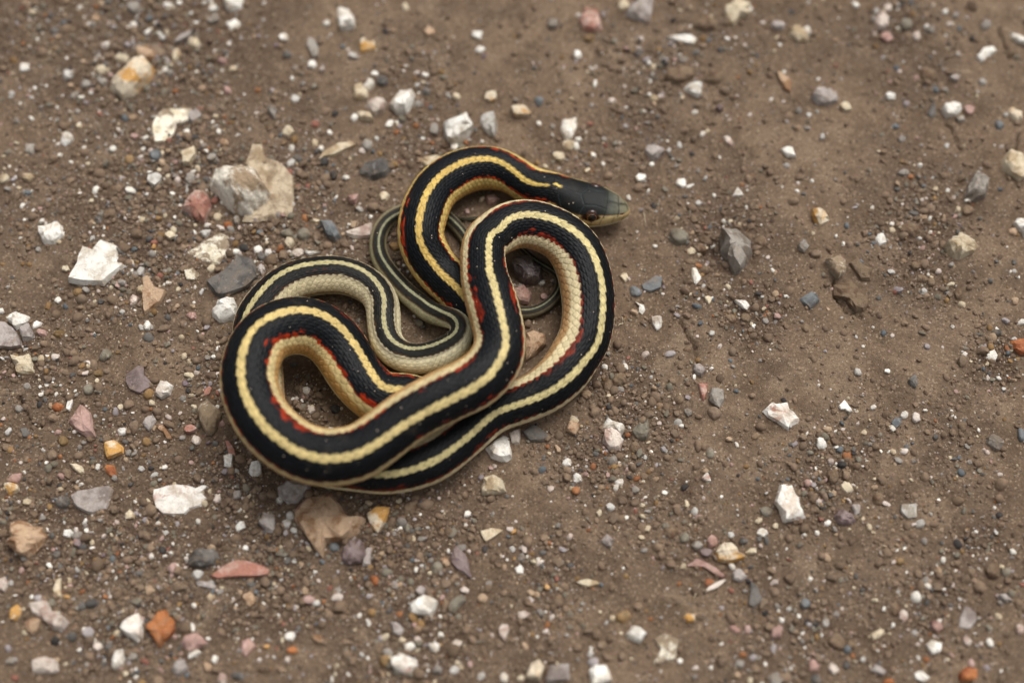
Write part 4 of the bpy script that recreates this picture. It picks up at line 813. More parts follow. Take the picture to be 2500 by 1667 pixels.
STONES = []     # x, y, R, area px, height, material, angular, flat, label, landmark
for t, mat, hf, pts, lab, lmk in PO:
    w = [P(*src(t, *q))[:2] for q in pts]
    c, R, A = outline_polar(w); rel = np.array(w) - c
    apx = A / U ** 2
    STONES.append(dict(c=c, R=R, rel=rel, apx=apx, H=max(hf * 1.15 * math.sqrt(A), .0011), mat=mat, ang=True, flat=hf < .26, label=lab, lmk=lmk, poly=True))
for t, mats in EL.items():
    sc = TILES[t][2]
    for mat, lst in mats.items():
        for e in lst:
            x, y, w, h = e[:4]; a = e[4] if len(e) > 4 else 0
            px, py = src(t, x, y); p = P(px, py); k = np.dot(p - cam_pos, fwd) / FPX / sc
            rng = np.random.default_rng(int(px * 7 + py * 13))
            ang = mat not in ROUND
            R = ell_R(w * k, h * k * 1.06, -math.radians(a), ang, rng)
            hf = rng.uniform(.34, .55) if mat != 'cld' else rng.uniform(.35, .5)
            if mat in ('wht', 'grw', 'crm', 'pkw'): hf = rng.uniform(.30, .5)
            STONES.append(dict(c=p[:2], R=R, apx=math.pi / 4 * w * h / sc ** 2, H=hf * math.sqrt(w * h) * k, mat=mat, ang=ang, flat=rng.random() < .2, label=None, lmk=None, poly=False, asp=max(w, h) / min(w, h)))
STONES.sort(key=lambda s: -s['apx'])

# ------------------------------------------------------------------ ground
# looser, crumbly patches (photo px centre, radius, weight); elsewhere the dirt is packed smooth
LOOSE = [(330, 120, 330, 1.0), (120, 60, 260, .7), (420, 420, 300, 1.0), (700, 330, 200, .5), (700, 480, 200, 1.0), (90, 520, 200, .5), (330, 640, 260, .8), (640, 620, 180, 1.0),
         (80, 880, 190, .8), (560, 900, 140, .9), (300, 1080, 180, .6), (560, 1180, 170, 1.0), (120, 1330, 260, 1.0), (330, 1450, 330, 1.1), (640, 1400, 280, 1.0), (980, 1320, 260, 1.0),
         (1020, 1560, 300, .8), (1330, 1400, 190, .75), (1290, 1600, 200, .6), (1540, 1000, 190, .8), (1460, 930, 110, .9), (1470, 1110, 170, .9), (1560, 1240, 180, .6), (1760, 560, 150, .9),
         (1700, 720, 90, .7), (1830, 760, 110, .9), (2260, 520, 170, .9), (2260, 680, 130, .7), (2440, 870, 110, 1.0), (2010, 1180, 160, 1.0), (2330, 1110, 180, .5), (2140, 1060, 140, .45),
         (2390, 1350, 150, .8), (1700, 1310, 200, .6), (1950, 1530, 240, .7), (2260, 1480, 260, .7), (1620, 160, 190, .6), (1580, 310, 190, .5), (2200, 60, 120, .8), (2270, 180, 110, .6), (1420, 400, 150, .5),
         (1060, 360, 150, .8), (900, 620, 180, .9), (1290, 720, 120, .5), (740, 960, 90, 1.0), (1780, 90, 130, .5), (1000, 200, 160, .4), (1740, 460, 120, .4)]
CRACKS = [[(44, 965), (62, 1010), (80, 1030), (100, 1048)], [(2310, 300), (2325, 335), (2350, 370)], [(2485, 330), (2470, 380)], [(2030, 690), (2045, 735), (2070, 760), (2100, 775)], [(1662, 790), (1690, 830), (1705, 880)], [(2440, 70), (2455, 110), (2470, 140)]]
PITS = [(1770, 545, 45, 2.5), (1735, 620, 40, 3.0), (2440, 925, 40, 4.0), (1800, 745, 40, 2.5), (1700, 850, 26, 2.5), (2036, 615, 26, 2.2), (2420, 1330, 34, 2.5), (2370, 520, 28, 2.0), (90, 985, 14, 1.5), (1985, 540, 20, 2.5), (700, 900, 60, 1.5)]

def to_px(x, y, z=0.0):
    d = np.stack([x - cam_pos[0], y - cam_pos[1], np.full_like(x, z) - cam_pos[2]], -1)
    dep = d @ fwd
    return W0 / 2 + (d @ rgt) / dep * FPX, H0 / 2 - (d @ upv) / dep * FPX

def loose(px, py):
    m = np.zeros_like(px)
    for cx, cy, r, w in LOOSE:
        m = np.maximum(m, w * np.exp(-((px - cx) ** 2 + (py - cy) ** 2) / (r * r) * 1.6))
    return m

sub = cen[::24]; subr = rad[::24]
gl = sub[:, 2] < subr * 2.0 + 0.006
sx_, sy_, sr_ = sub[gl, 0], sub[gl, 1], subr[gl]

def ground_h(x, y, fine=True):
    px, py = to_px(x, y)
    n = fbm(px * 0.010 + 40, py * 0.010, 5, 2)
    L = np.clip(loose(px, py) * 1.0 + 0.30 * n, 0, 1.1)
    h = 0.0022 * fbm(x * 14, y * 14, 51, 2) + 0.0010 * fbm(x * 55 + 3, y * 55, 61, 3)
    cl = 1 - np.abs(vnoise(x * 170, y * 170, 71)); cl2 = 1 - np.abs(vnoise(x * 330 + 5, y * 330, 75))
    h = h + L * (0.0011 * (cl ** 2 - .4) + 0.0007 * (cl2 ** 2 - .4))
    h = h + 0.00028 * fbm(x * 420, y * 420, 81, 2) * (0.5 + L)
    for cx, cy, r, dmm in PITS:
        h = h - dmm * 0.001 * np.exp(-((px - cx) ** 2 + (py - cy) ** 2) / (r * r)) * (1 + .4 * n)
    jx = px + 7 * vnoise(px * .05, py * .05, 91); jy = py + 7 * vnoise(px * .05 + 9, py * .05, 92)
    for pl in CRACKS:
        dm = np.full_like(px, 1e4)
        for (x0, y0), (x1, y1) in zip(pl[:-1], pl[1:]):
            dx, dy = x1 - x0, y1 - y0; t = np.clip(((jx - x0) * dx + (jy - y0) * dy) / (dx * dx + dy * dy), 0, 1)
            dm = np.minimum(dm, np.hypot(jx - x0 - t * dx, jy - y0 - t * dy))
        h = h - 0.0034 * np.exp(-(dm / 2.5) ** 2)
    return h, L

def snake_damp(x, y):
    """pressed flat where the lowest coils lie"""
    d = np.full(x.shape, 1e3)
    for a in range(0, len(sx_), 1):
        d = np.minimum(d, np.hypot(x - sx_[a], y - sy_[a]) / np.maximum(sr_[a], .003))
    return sstep(0.55, 1.25, d)

def axis(lo, hi, step, far):
    a = list(np.arange(lo, hi, step)); s = step; p = a[-1]; right = []
    while p < far: s *= 1.4; p += s; right.append(p)
    s = step; p = a[0]; left = []
    while p > -far: s *= 1.4; p -= s; left.append(p)
    return np.array(left[::-1] + a + right)
gx = axis(-0.255, 0.255, 0.00085, 60); gy = axis(-0.160, 0.195, 0.00085, 60)
GX, GY = np.meshgrid(gx, gy)
inb = (np.abs(GX) < .4) & (np.abs(GY) < .35)
GH = np.zeros_like(GX)
hh_, LL_ = ground_h(GX[inb], GY[inb])
dd_ = snake_damp(GX[inb], GY[inb])
fade = sstep(.40, .30, np.abs(GX[inb])) * sstep(.35, .27, np.abs(GY[inb]))
GH[inb] = (hh_ * dd_ - 0.0006 * (1 - dd_)) * fade
LM = np.zeros_like(GX); LM[inb] = LL_ * fade
GH += 0.004 * fbm(GX * 1.7, GY * 1.7, 99, 2) * sstep(.3, 1.0, np.hypot(GX, GY))
for s in STONES:                                   # soil packed up against the stones
    if abs(s['c'][0]) > .29 or abs(s['c'][1]) > .24: continue
    Rx = float(s['R'].max()) * 1.9 + .001
    i0, i1 = np.searchsorted(gx, [s['c'][0] - Rx, s['c'][0] + Rx]); j0, j1 = np.searchsorted(gy, [s['c'][1] - Rx, s['c'][1] + Rx])
    X, Y = GX[j0:j1, i0:i1] - s['c'][0], GY[j0:j1, i0:i1] - s['c'][1]
    if X.size == 0: continue
    d = np.hypot(X, Y) / np.interp((np.arctan2(Y, X) + 2 * math.pi) % (2 * math.pi), np.linspace(0, 2 * math.pi, len(s['R'])), s['R'])
    rs_ = np.random.default_rng(int(abs(s['c'][0]) * 1e6)); k = min(.0013, .26 * s['H']) * rs_.uniform(-.35, 1.0)
    w = np.exp(-((np.maximum(d, .9) - .9) / .38) ** 2) * (1 + .6 * vnoise(X * 600, Y * 600, 5))
    GH[j0:j1, i0:i1] += k * w
def ground_z(x, y):
    """height of the finished ground sheet"""
    i = np.clip(np.searchsorted(gx, x) - 1, 0, len(gx) - 2); j = np.clip(np.searchsorted(gy, y) - 1, 0, len(gy) - 2)
    fx = (x - gx[i]) / (gx[i + 1] - gx[i]); fy = (y - gy[j]) / (gy[j + 1] - gy[j])
    return (GH[j, i] * (1 - fx) + GH[j, i + 1] * fx) * (1 - fy) + (GH[j + 1, i] * (1 - fx) + GH[j + 1, i + 1] * fx) * fy
ny, nx = GX.shape
jj, ii = np.meshgrid(np.arange(ny - 1), np.arange(nx - 1), indexing='ij')
GF = np.stack([jj * nx + ii, jj * nx + ii + 1, (jj + 1) * nx + ii + 1, (jj + 1) * nx + ii], -1).reshape(-1, 4)
gcol = np.repeat(LM.reshape(-1, 1), 3, 1)
gme = new_mesh('ground', np.stack([GX, GY, GH], -1).reshape(-1, 3), GF, gcol)

SOIL_A, SOIL_B, SOIL_C = lin('#816d5a'), lin('#937e69'), lin('#6b5948')
gm = Nodes('packed_soil')
tc = gm.n('ShaderNodeTexCoord'); ob = tc.outputs['Object']
big = gm.noise(ob, 9, 3, .55); mid = gm.noise(ob, 60, 5, .65); fin = gm.noise(ob, 900, 4, .7); gr = gm.noise(ob, 2600, 3, .7)
base = gm.mix(gm.ramp(big, .35, .65), SOIL_A, SOIL_B)
base = gm.mix(gm.ramp(mid, .35, .72), base, SOIL_C)
la = gm.n('ShaderNodeAttribute', attribute_name='Col')
base = gm.mix(la.outputs['Fac'], base, gm.mix(0.75, base, lin('#54443a')))
dm_ = gm.n('ShaderNodeMath', operation='MULTIPLY'); gm.l(gm.ramp(gm.noise(ob, 24, 6, .68, .8), .55, .70), dm_.inputs[0]); dm_.inputs[1].default_value = .55
base = gm.mix(dm_.outputs[0], base, lin('#9e8a74'))                # dusty trodden smears
base = gm.mix(1.0, base, gm.mix(gm.ramp(fin, .28, .72), (.70, .69, .68), (1.22, 1.21, 1.20)), 'MULTIPLY')
vo = gm.n('ShaderNodeTexVoronoi'); vo.inputs['Scale'].default_value = 1500; gm.l(ob, vo.inputs['Vector'])
sepc = gm.n('ShaderNodeSeparateColor'); gm.l(vo.outputs['Color'], sepc.inputs[0])
grain = gm.mix(gm.ramp(sepc.outputs[1], .2, .9), lin('#6b5545'), lin('#b9a48c'))
base = gm.mix(gm.ramp(sepc.outputs[0], .80, .90), base, gm.mix(.55, base, grain))
gm.l(base, gm.b.inputs['Base Color']); gm.set(Roughness=.93, Specular_IOR_Level=.18)
hb = gm.n('ShaderNodeMath', operation='ADD'); gm.l(fin, hb.inputs[0]); gm.l(gr, hb.inputs[1])
gm.bump(hb.outputs[0], .9, .0010)
tag(link('ground', gme, gm.m), 'bare brown dirt strewn with gravel and cracked in places', 'ground', kind='structure')

# ------------------------------------------------------------------ stone materials
def stone_mat(name, c1, c2, c3, patch=(.45, .62), spk=(.66, .72), sc=160, rough=.85, spec=.3, bump=.5, stain=None, stn=(.5, .6), dust=.45, dth=(.50, .66), con=1.6):
    m = Nodes(name)
    tc = m.n('ShaderNodeTexCoord'); oi = m.n('ShaderNodeObjectInfo')
    va = m.n('ShaderNodeVectorMath', operation='ADD'); m.l(tc.outputs['Object'], va.inputs[0])
    cx = m.n('ShaderNodeMath', operation='MULTIPLY'); m.l(oi.outputs['Random'], cx.inputs[0]); cx.inputs[1].default_value = 7.0
    m.l(cx.outputs[0], va.inputs[1]); v = va.outputs[0]
    a = m.noise(v, sc, 5, .6, .4); b = m.noise(v, sc * 5, 4, .65); c = m.noise(v, sc * 9, 3, .7)
    c2v = np.clip(lin(c1) + (lin(c2) - lin(c1)) * con, .01, 1)
    col = m.mix(m.ramp(a, *patch), lin(c1), c2v)
    col = m.mix(m.ramp(m.noise(v, sc * 2.3, 6, .7, 1.2), .56, .68), col, np.clip(lin(c1) * 1.15 + .05, 0, .85))
    if stain:
        col = m.mix(m.ramp(m.noise(v, sc * .75, 5, .65, .8), *stn), col, lin(stain))
    col = m.mix(m.ramp(b, *spk), col, lin(c3))
    hs = m.n('ShaderNodeHueSaturation'); m.l(col, hs.inputs['Color'])
    r2 = m.n('ShaderNodeMapRange'); m.l(oi.outputs['Random'], r2.inputs['Value']); r2.inputs['To Min'].default_value = .88; r2.inputs['To Max'].default_value = 1.10
    m.l(r2.outputs[0], hs.inputs['Value'])
    dn = m.n('ShaderNodeMath', operation='MULTIPLY'); m.l(m.ramp(m.noise(v, sc * 1.4, 6, .72, .5), *dth), dn.inputs[0]); dn.inputs[1].default_value = dust
    dusty = m.mix(dn.outputs[0], hs.outputs[0], lin('#84715c'))                    # dried mud clinging to it
    fv = m.mix(m.ramp(c, .3, .7), (.86, .86, .86), (1.08, 1.08, 1.08))
    m.l(m.mix(1.0, dusty, fv, 'MULTIPLY'), m.b.inputs['Base Color'])
    m.set(Roughness=rough, Specular_IOR_Level=spec)
    ad = m.n('ShaderNodeMath', operation='ADD'); m.l(b, ad.inputs[0]); m.l(c, ad.inputs[1])
    m.bump(ad.outputs[0], bump, .0006)
    return m.m
SM = dict(
 wht=stone_mat('white_chalk', '#e6e2d9', '#d2cabd', '#8d8272', spk=(.66, .76)),
 crm=stone_mat('cream_limestone', '#c8baa0', '#b3a185', '#857357', spk=(.64, .76)),
 tan=stone_mat('tan_sandstone', '#b0957a', '#97795e', '#6a5642'),
 gry=stone_mat('grey_stone', '#948d84', '#80776d', '#5e564d'),
 grw=stone_mat('pale_grey_stone', '#bfbbb4', '#a59f96', '#827a70'),
 slt=stone_mat('dark_slate', '#68635e', '#57534f', '#7c766e', rough=.8),
 blu=stone_mat('blue_grey_stone', '#6a6d6e', '#5b5e60', '#807d78', rough=.7, spec=.35, bump=.3),
 drk=stone_mat('near_black_stone', '#44403d', '#383431', '#5a534b', rough=.75),
 grn=stone_mat('olive_grey_stone', '#7d7668', '#6e6658', '#574f41', rough=.8, bump=.4),
 brn=stone_mat('brown_stone', '#776554', '#685646', '#4d4033', rough=.85),
 och=stone_mat('ochre_stone', '#8a6f4c', '#78603f', '#574631', rough=.75, bump=.35),
 org=stone_mat('orange_stained_stone', '#cbbda6', '#bb8e50', '#86603a', patch=(.46, .58), sc=120, con=1.0),
 rst=stone_mat('rust_orange_stone', '#a5683c', '#8a5030', '#5f3a26', sc=130, rough=.7, spec=.3, con=1.0),
 red=stone_mat('brick_red_stone', '#a06f60', '#b08f82', '#7c4e40', sc=120),
 pnk=stone_mat('dusty_pink_stone', '#ab8c82', '#9a7a70', '#bca89e', sc=120),
 pkw=stone_mat('pinkish_white_stone', '#c9bcb0', '#b29f93', '#917a6e', sc=150),
 lil=stone_mat('lilac_grey_stone', '#a39a94', '#8c827c', '#bcb4ac', sc=140, rough=.8),
 pur=stone_mat('purple_stone', '#7b6a68', '#675653', '#8f807d', sc=110, rough=.55, spec=.4, bump=.3),
 wrd=stone_mat('red_stained_white_stone', '#e0dbd2', '#d0c6ba', '#977060', stain='#a5705c', stn=(.56, .68), sc=150),
 crs=stone_mat('mud_crusted_white_stone', '#d0c9bb', '#8d7a63', '#5c4d3d', patch=(.42, .54), sc=75, bump=1.0, con=1.0),
 mic=stone_mat('glossy_dark_stone', '#5e5352', '#4a4041', '#8a7f7c', sc=150, rough=.3, spec=.7, bump=.8),
 chk=stone_mat('crumbling_chalk', '#e6ddca', '#cfc2a6', '#8f7f66', sc=120, bump=1.0, dust=.92, dth=(.47, .54), con=1.0),
 tnp=stone_mat('worn_tan_slab', '#bfae95', '#a9967c', '#7d6c56', sc=120, bump=1.0, dust=.75, dth=(.50, .62)),
 cld=stone_mat('soil_clod_brown', '#826f5b', '#735f4d', '#5c4c3d', sc=220, rough=.95, spec=.15, bump=.9, dust=0),
)
WORD = dict(wht='white chalky', crm='cream limestone', tan='tan sandstone', gry='grey', grw='pale grey', slt='dark slate', blu='blue-grey', drk='near-black', grn='olive-grey', brn='brown',
            och='ochre', org='orange-stained white', rst='rust-orange', red='brick-red', pnk='dusty pink', pkw='pinkish white', lil='lilac-grey', pur='purple', wrd='white red-stained', crs='mud-crusted white', mic='glossy dark', cld='brown soil', chk='chalky cream', tnp='worn tan')
isp = np.cumsum([s['mat'] != 'cld' and s['apx'] <= 1500 for s in STONES])
SINGLE = int(np.searchsorted(isp, 300)) + 1          # rocks, clods and the 300 largest pebbles are things of their own
lm = [(s['c'], s['lmk']) for s in STONES if s['lmk']]
sn = [(cen[k][:2], nm) for k, nm in ((int(np.argmin(np.abs(sp - v))), n) for v, n in (
     (40, "snake's snout"), (100, "snake's head"), (480, "snake's neck arch"), (700, "snake's neck arch"), (2150, "snake's big outer coil"), (2500, "snake's big outer coil"),
     (2000, "snake's big outer coil"), (3500, "snake's upper loop"), (3700, "snake's widest loop"), (3950, "snake's widest loop"), (4150, "snake's lowest coil"), (4350, "snake's lowest coil"), (5000, "snake's rear coil"), (5900, "snake's thin tail")))]
lms = lm + sn

def near_words(c, own=None):
    ds = sorted(((np.linalg.norm(np.array(p) - c), n) for p, n in lms if n != own), key=lambda a: a[0])
    seen = []
    for d, n in ds:
        if n not in seen: seen.append(n)
        if len(seen) == 3: break
    return seen, ds[0][0]

used = {}
rock_things = []
mesh_tri = 0
for k, s in enumerate(STONES[:SINGLE]):
    rng = np.random.default_rng(100 + k)
    lvl = 5 if s['apx'] > 3000 else (4 if s['apx'] > 500 else 3)
    if s['mat'] == 'crs' and s['apx'] > 8000: lvl = 6
    p = (9 if s['mat'] == 'crs' else 34) if s['ang'] else 7
    if s['mat'] == 'cld': p = 6
    bury = .55 if s['mat'] != 'cld' else .5
    F = ICO[lvl][1]
    if s['ang'] and not (s['mat'] == 'crs' and s['apx'] > 8000):
        rel = s.get('rel')
        if rel is None:
            n = int(rng.integers(5, 8)); an = rng.uniform(0, 6.28) + (np.arange(n) + rng.uniform(-.3, .3, n)) * 2 * math.pi / n
            rr0 = np.interp(an % (2 * math.pi), np.linspace(0, 2 * math.pi, 181), s['R']) * 1.06
            rel = np.column_stack([rr0 * np.cos(an), rr0 * np.sin(an)])
        V, F = facet_stone(rel, s['H'], max(s['H'] * bury, .0006), rng, 3 if s['apx'] > 3000 else (2 if s['apx'] > 900 else 1), s['flat'] or s['H'] < .28 * math.sqrt(s['apx']) * U)
    else: V = stone_shape(ICO[lvl][0], s['R'], s['H'], s['H'] * bury, p, rng, s['flat'], .14 if s['mat'] == 'cld' else .05)
    big = s['apx'] > 1500
    cld = s['mat'] == 'cld'
    nm = 'soil_clod' if cld else ('rock' if big else 'pebble')
    gz = float(ground_z(np.array([s['c'][0]]), np.array([s['c'][1]]))[0])
    # seat it on the lowest ground round its outline
    an = np.linspace(0, 2 * math.pi, 12, endpoint=False); Rr = np.interp(an, np.linspace(0, 2 * math.pi, 181), s['R']) * .9
    gmin = float(np.min(ground_z(s['c'][0] + Rr * np.cos(an), s['c'][1] + Rr * np.sin(an))))
    z0 = .5 * gz + .5 * gmin
    o = link(nm, new_mesh(nm, V, F), SM[s['mat']], loc=(s['c'][0], s['c'][1], z0 - .12 * s['H'] * rng.random() * (not s['flat']) + .0002))
    if s['ang'] and s['mat'] != 'crs': o.data.set_sharp_from_angle(angle=math.radians(24))
    rock_things.append(o)
    if s['label']: lab = s['label']
    else:
        nb, d0 = near_words(s['c'], s['lmk'])
        size = 'large' if s['apx'] > 3000 else ('medium' if s['apx'] > 1200 else ('small' if s['apx'] > 450 else 'tiny'))
        shp = 'clod' if cld else (('angular chip' if not big else 'angular stone') if s['ang'] else 'rounded pebble')
        if s.get('asp', 1) > 1.8: shp = 'long ' + shp
        lab = f"{size} {WORD[s['mat']]} {shp} between the {nb[0]} and the {nb[1]}"
        if len(lab.split()) > 16: lab = f"{size} {WORD[s['mat']]} {shp} near the {nb[0]}"
    if not s['label'] and lab in used:
        alt = f"{size} {WORD[s['mat']]} {shp} near the {nb[0]} and the {nb[2]}"
        if len(alt.split()) <= 16 and alt not in used: lab = alt
    used.setdefault(lab, []).append(o)
    tag(o, lab, 'soil clod' if cld else ('rock' if big else 'pebble'))
for lab, os_ in used.items():
    if len(os_) > 1:
        for o in os_: o['group'] = lab

# ------------------------------------------------------------------ loose grit nobody could count
TPL = []
for k in range(10):
    rng = np.random.default_rng(900 + k)
    for lvl in (1, 2):
        R = ell_R(2, 2 * rng.uniform(.62, 1), rng.uniform(0, 3), k % 2 == 0, rng)
        TPL.append((lvl, stone_shape(ICO[lvl][0], R, rng.uniform(.7, 1.0), .6, 20 if k % 2 == 0 else 6, rng, False, .05), ICO[lvl][1]))
FTP = len(TPL)
for k in range(12):
    rng = np.random.default_rng(1900 + k); n = int(rng.integers(5, 8)); an = (np.arange(n) + rng.uniform(-.3, .3, n)) * 2 * math.pi / n
    rr0 = rng.uniform(.85, 1.15, n); fv_, ff_ = facet_stone(np.column_stack([rr0 * np.cos(an), rr0 * np.sin(an) * rng.uniform(.6, 1)]), rng.uniform(.6, 1.0), .5, rng, 0)
    TPL.append((0, fv_, ff_))
OCT = (np.array([[1, 0, 0], [0, 1, 0], [-1, 0, 0], [0, -1, 0], [0, 0, .8], [0, 0, -.6]], float), np.array([[0, 1, 4], [1, 2, 4], [2, 3, 4], [3, 0, 4], [1, 0, 5], [2, 1, 5], [3, 2, 5], [0, 3, 5]]))

PAL = {k: (lin(a), lin(b)) for k, (a, b) in dict(wht=('#e6e2d8', '#c4bcb0'), crm=('#c8baa0', '#ad9b80'), tan=('#a89178', '#8a735c'), gry=('#918a82', '#7a7168'), grw=('#bfbbb4', '#9f9991'), slt=('#68645f', '#524e4a'), blu=('#6a6e70', '#54595c'), drk=('#44403d', '#34302e'),
       grn=('#7d7668', '#686052'), brn=('#786756', '#645344'), och=('#8f724c', '#755b3c'), org=('#bf9a6c', '#a87e4c'), rst=('#9c6c48', '#835538'), red=('#946658', '#805446'), pnk=('#ae938a', '#987a70'), pkw=('#cabeb4', '#b3a297'), lil=('#a49c9a', '#887e7e'), pur=('#7d6e72', '#66585c'),
       chk=('#d2c7b2', '#b3a48a'), tnp=('#b5a288', '#9c886e'), wrd=('#ccc4ba', '#b49e92'), crs=('#c2b9aa', '#8d7a66'), mic=('#5e5352', '#4a4041'), cld=('#7a6856', '#665546')).items()}

def scatter(name, xs, ys, rs, cols, tpl_pick, label, sink=.35, mat=None, aspect=None):
    """one object: every grain is real geometry, merged"""
    order = np.argsort(tpl_pick); Vs, Fs, Cs = [], [], []; off = 0
    zs = ground_z(xs, ys); rng = np.random.default_rng(5)
    for t in np.unique(tpl_pick):
        idx = np.where(tpl_pick == t)[0]
        tv, tf = (OCT if t < 0 else TPL[t][1:])
        n = len(idx); a = rng.uniform(0, 6.283, n); ca, sa = np.cos(a), np.sin(a)
        r = rs[idx]; zsq = rng.uniform(.6, 1.0, n)
        til = rng.normal(0, .25, (n, 2))
        v = tv[None] * np.stack([r, r * rng.uniform(.7, 1.0, n), r * zsq], 1)[:, None, :]
        x = v[..., 0] * ca[:, None] - v[..., 1] * sa[:, None]; y = v[..., 0] * sa[:, None] + v[..., 1] * ca[:, None]
        z = v[..., 2] + x * til[:, :1] + y * til[:, 1:]
        vv = np.stack([x + xs[idx][:, None], y + ys[idx][:, None], z + (zs[idx] + r * (.5 - sink))[:, None]], -1)
        Vs.append(vv.reshape(-1, 3)); m = len(tv)
        Fs.append((tf[None] + (np.arange(n) * m)[:, None, None] + off).reshape(-1, 3)); off += n * m
        Cs.append(np.repeat(cols[idx], m, 0))
    o = link(name, new_mesh(name, np.concatenate(Vs), np.concatenate(Fs), np.concatenate(Cs)), mat)
    o.data.set_sharp_from_angle(angle=math.radians(35))
    return tag(o, label, None, kind='stuff')

gn = Nodes('loose_grit')
at = gn.n('ShaderNodeAttribute', attribute_name='Col'); tc = gn.n('ShaderNodeTexCoord')
nz = gn.noise(tc.outputs['Object'], 1400, 4, .65)
gn.l(gn.mix(1.0, at.outputs['Color'], gn.mix(gn.ramp(nz, .3, .7), (.8, .8, .8), (1.12, 1.12, 1.12)), 'MULTIPLY'), gn.b.inputs['Base Color'])
gn.set(Roughness=.85, Specular_IOR_Level=.25); gn.bump(nz, .4, .0004)

# stones of the catalogue that are too small to be single things
rest = STONES[SINGLE:]
blocked = np.array([[s['c'][0], s['c'][1], float(np.median(s['R']))] for s in STONES])
def free(x, y, r, slack=.75):
    d = np.full(x.shape, 1e3)
    for bx, by, br in blocked: d = np.minimum(d, np.hypot(x - bx, y - by) - br * slack)
    for a in range(len(sx_)): d = np.minimum(d, np.hypot(x - sx_[a], y - sy_[a]) - sr_[a] * .82)
    return d > r * .3
rx, ry, rr_, rc, rt = [], [], [], [], []
for k, s in enumerate(rest):
    rng = np.random.default_rng(3000 + k); a, b = PAL[s['mat']]
    rx.append(s['c'][0]); ry.append(s['c'][1]); rr_.append(float(np.mean(s['R']))); rc.append(a + (b - a) * rng.random())
    rt.append(FTP + int(rng.integers(0, 12)) if s['ang'] else int(rng.integers(0, 5)) * 4 + 3)

def area_pick(n, rng, power=1.0, floor=.12):
    """random places, denser where the ground is loose"""
    x = rng.uniform(-.265, .265, n * 4); y = rng.uniform(-.165, .205, n * 4)
    px, py = to_px(x, y)
    L = np.clip(loose(px, py) + .25 * fbm(px * .012, py * .012, 33, 2), 0, 1)
    keep = rng.random(n * 4) < floor + (1 - floor) * L ** power
    return x[keep][:n], y[keep][:n], L[keep][:n]

MIXC = ['cld'] * 14 + ['brn'] * 18 + ['grn'] * 15 + ['gry'] * 7 + ['tan'] * 5 + ['och'] * 4 + ['wht'] * 5 + ['crm'] * 4 + ['pkw'] * 4 + ['pnk'] * 2 + ['slt'] * 6 + ['blu'] * 2 + ['drk'] * 3 + ['rst'] * 1 + ['red'] * 1 + ['lil'] * 3 + ['grw'] * 3
def mixcol(n, rng, names):
    pk = rng.integers(0, len(names), n); A = np.array([PAL[m][0] for m in names]); B = np.array([PAL[m][1] for m in names])
    return A[pk] + (B[pk] - A[pk]) * rng.random((n, 1))
rng = np.random.default_rng(77)
# fine gravel of all colours
x, y, L = area_pick(15500, rng, 1.6, .04); r = np.clip(rng.lognormal(math.log(.00078), .42, len(x)), .0003, .0023)
ok_ = free(x, y, r); x, y, r = x[ok_], y[ok_], r[ok_]
tp = np.where((r > .0009) & (rng.random(len(x)) < .40), FTP + rng.integers(0, 12, len(x)), rng.integers(0, 10, len(x)) * 2 + (r > .0013))
scatter('fine_gravel', np.concatenate([x, rx]), np.concatenate([y, ry]), np.concatenate([r, rr_]), np.concatenate([mixcol(len(x), rng, MIXC), np.array(rc)]), np.concatenate([tp, rt]).astype(int), 'fine mixed gravel strewn over the brown dirt', .35, gn.m)
# tiny pale and coloured chips, thick on the gravelly side
x, y, L = area_pick(13000, rng, 1.6, .05); r = np.clip(rng.lognormal(math.log(.00036), .35, len(x)), .0002, .0008)
ok_ = free(x, y, r); x, y, r = x[ok_], y[ok_], r[ok_]
scatter('grit_chips', x, y, r, mixcol(len(x), rng, ['wht'] * 2 + ['crm'] * 4 + ['pkw'] * 6 + ['grw'] * 4 + ['tan'] * 6 + ['pnk'] * 3 + ['och'] * 3 + ['rst'] * 2 + ['gry'] * 5 + ['brn'] * 5 + ['slt'] * 4 + ['lil'] * 3 + ['drk'] * 2), rng.integers(0, 10, len(x)) * 2, 'tiny pale and coloured stone chips among the gravel', .3, gn.m)
# crumbs of the soil itself
x, y, L = area_pick(20000, rng, 1.3, .06); r = np.clip(rng.lognormal(math.log(.00066), .5, len(x)), .00026, .0027)
ok_ = free(x, y, r, .9); x, y, r = x[ok_], y[ok_], r[ok_]
tp = rng.integers(0, 10, len(x)) * 2 + (r > .0014)
sc_ = SOIL_A[None] + (SOIL_C - SOIL_A)[None] * rng.random((len(x), 1)) * 1.1
scatter('soil_crumbs', x, y, r, sc_ * rng.uniform(.85, 1.1, (len(x), 1)), tp.astype(int), 'small brown soil crumbs lying loose on the dirt', .3, gn.m)
# sand
x, y, L = area_pick(30000, rng, .7, .4); r = rng.uniform(.00012, .00034, len(x))
ok_ = free(x, y, r, .95); x, y, r = x[ok_], y[ok_], r[ok_]
scatter('sand_grains', x, y, r, mixcol(len(x), rng, ['tan'] * 7 + ['wht'] * 1 + ['crm'] * 3 + ['brn'] * 8 + ['gry'] * 5 + ['pkw'] * 3 + ['rst'] + ['slt'] * 3 + ['drk'] * 2), np.full(len(x), -1), 'pale and dark sand grains sprinkled over the dirt', .2, gn.m)
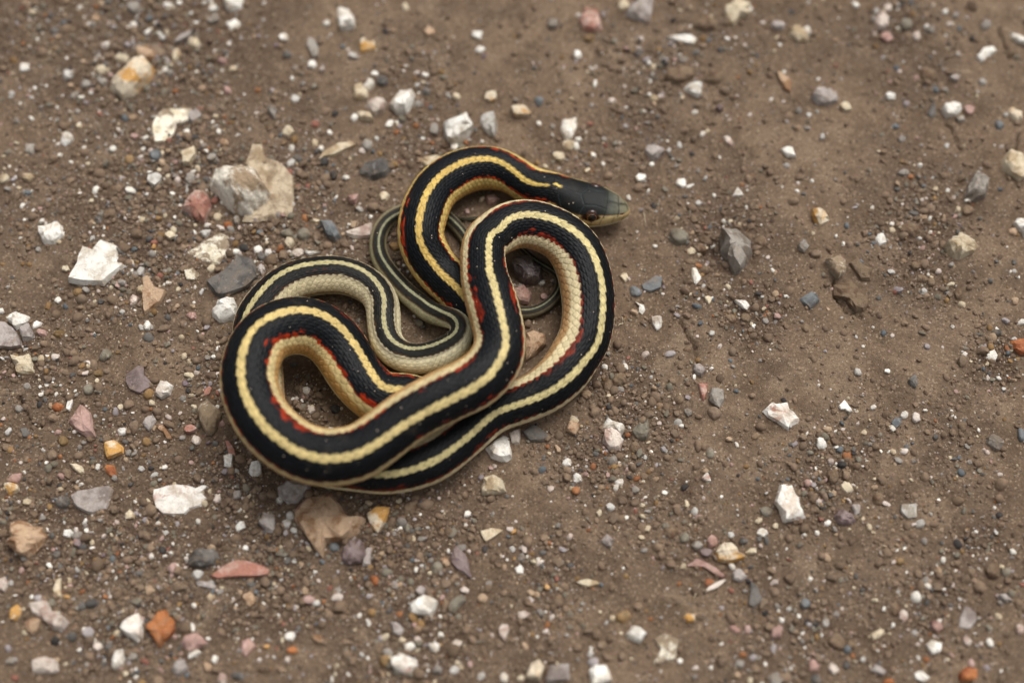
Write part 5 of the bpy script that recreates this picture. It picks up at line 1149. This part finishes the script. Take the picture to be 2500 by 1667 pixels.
# the same gravel goes on outside the picture
n = 7000; a = rng.uniform(0, 6.283, n); d = .20 + 1.1 * rng.random(n) ** 1.6; x, y = d * np.cos(a) * 1.15, d * np.sin(a) + .02
px, py = to_px(x, y); ok_ = (px < -60) | (px > W0 + 60) | (py < -60) | (py > H0 + 60); x, y = x[ok_], y[ok_]
r = np.clip(rng.lognormal(math.log(.0014), .6, len(x)), .0005, .009)
scatter('scattered_stones', x, y, r, mixcol(len(x), rng, MIXC + ['wht'] * 12 + ['crm'] * 10 + ['tan'] * 6), (rng.integers(0, 10, len(x)) * 2).astype(int), 'more gravel scattered over the surrounding dirt', .3, gn.m)
# a few dry root fibres near the head and the wide loop
fm = simple('dry_fibre', '#b5a88c', .8)
for k, (lab, pts) in enumerate((('thin pale dry fibre on the dirt beside the snake\'s snout', [(1572, 512), (1575, 524), (1578, 540)]),
      ('short curled straw fibre beside the snake\'s widest loop', [(1518, 772), (1522, 780), (1519, 790)]),
      ('forked pale root fibre beside the snake\'s widest loop', [(1509, 795), (1516, 786), (1526, 784)]),
      ('long grey-pink dry stem by the salmon pink sliver', [(1692, 1463), (1702, 1440), (1710, 1420)]))):
    c = np.array([P(*q_, .0008) for q_ in pts]); n = 14; u = np.linspace(0, 1, n)[:, None]
    path = (1 - u) ** 2 * c[0] + 2 * u * (1 - u) * c[1] + u ** 2 * c[2]
    for m_ in range(n): path[m_, 2] = float(ground_z(path[m_:m_ + 1, 0], path[m_:m_ + 1, 1])[0]) + .0005 + .0006 * math.sin(m_ * .5)
    tg = np.gradient(path, axis=0); tg /= np.linalg.norm(tg, axis=1)[:, None]; sd1 = np.cross(tg, [0, 0, 1.0]); sd1 /= np.linalg.norm(sd1, axis=1)[:, None]; sd2 = np.cross(sd1, tg)
    a = np.arange(6) * math.pi / 3; rr1 = (.00022 * np.sin(np.linspace(.35, 2.9, n)))[:, None, None]
    fv2 = path[:, None] + (sd1[:, None] * np.cos(a)[None, :, None] + sd2[:, None] * np.sin(a)[None, :, None]) * rr1
    i_, j_ = np.meshgrid(np.arange(n - 1), np.arange(6), indexing='ij')
    ff2 = np.stack([i_ * 6 + j_, i_ * 6 + (j_ + 1) % 6, (i_ + 1) * 6 + (j_ + 1) % 6, (i_ + 1) * 6 + j_], -1).reshape(-1, 4)
    tag(link('dry_fibre', new_mesh('dry_fibre', fv2.reshape(-1, 3), ff2), fm), lab, 'plant fibre')
print('COILS', coil_check()); print('LEN px', LEN / U, 'singles', len(rock_things), 'rest', len(rest), 'smallest px', STONES[SINGLE - 1]['apx'])
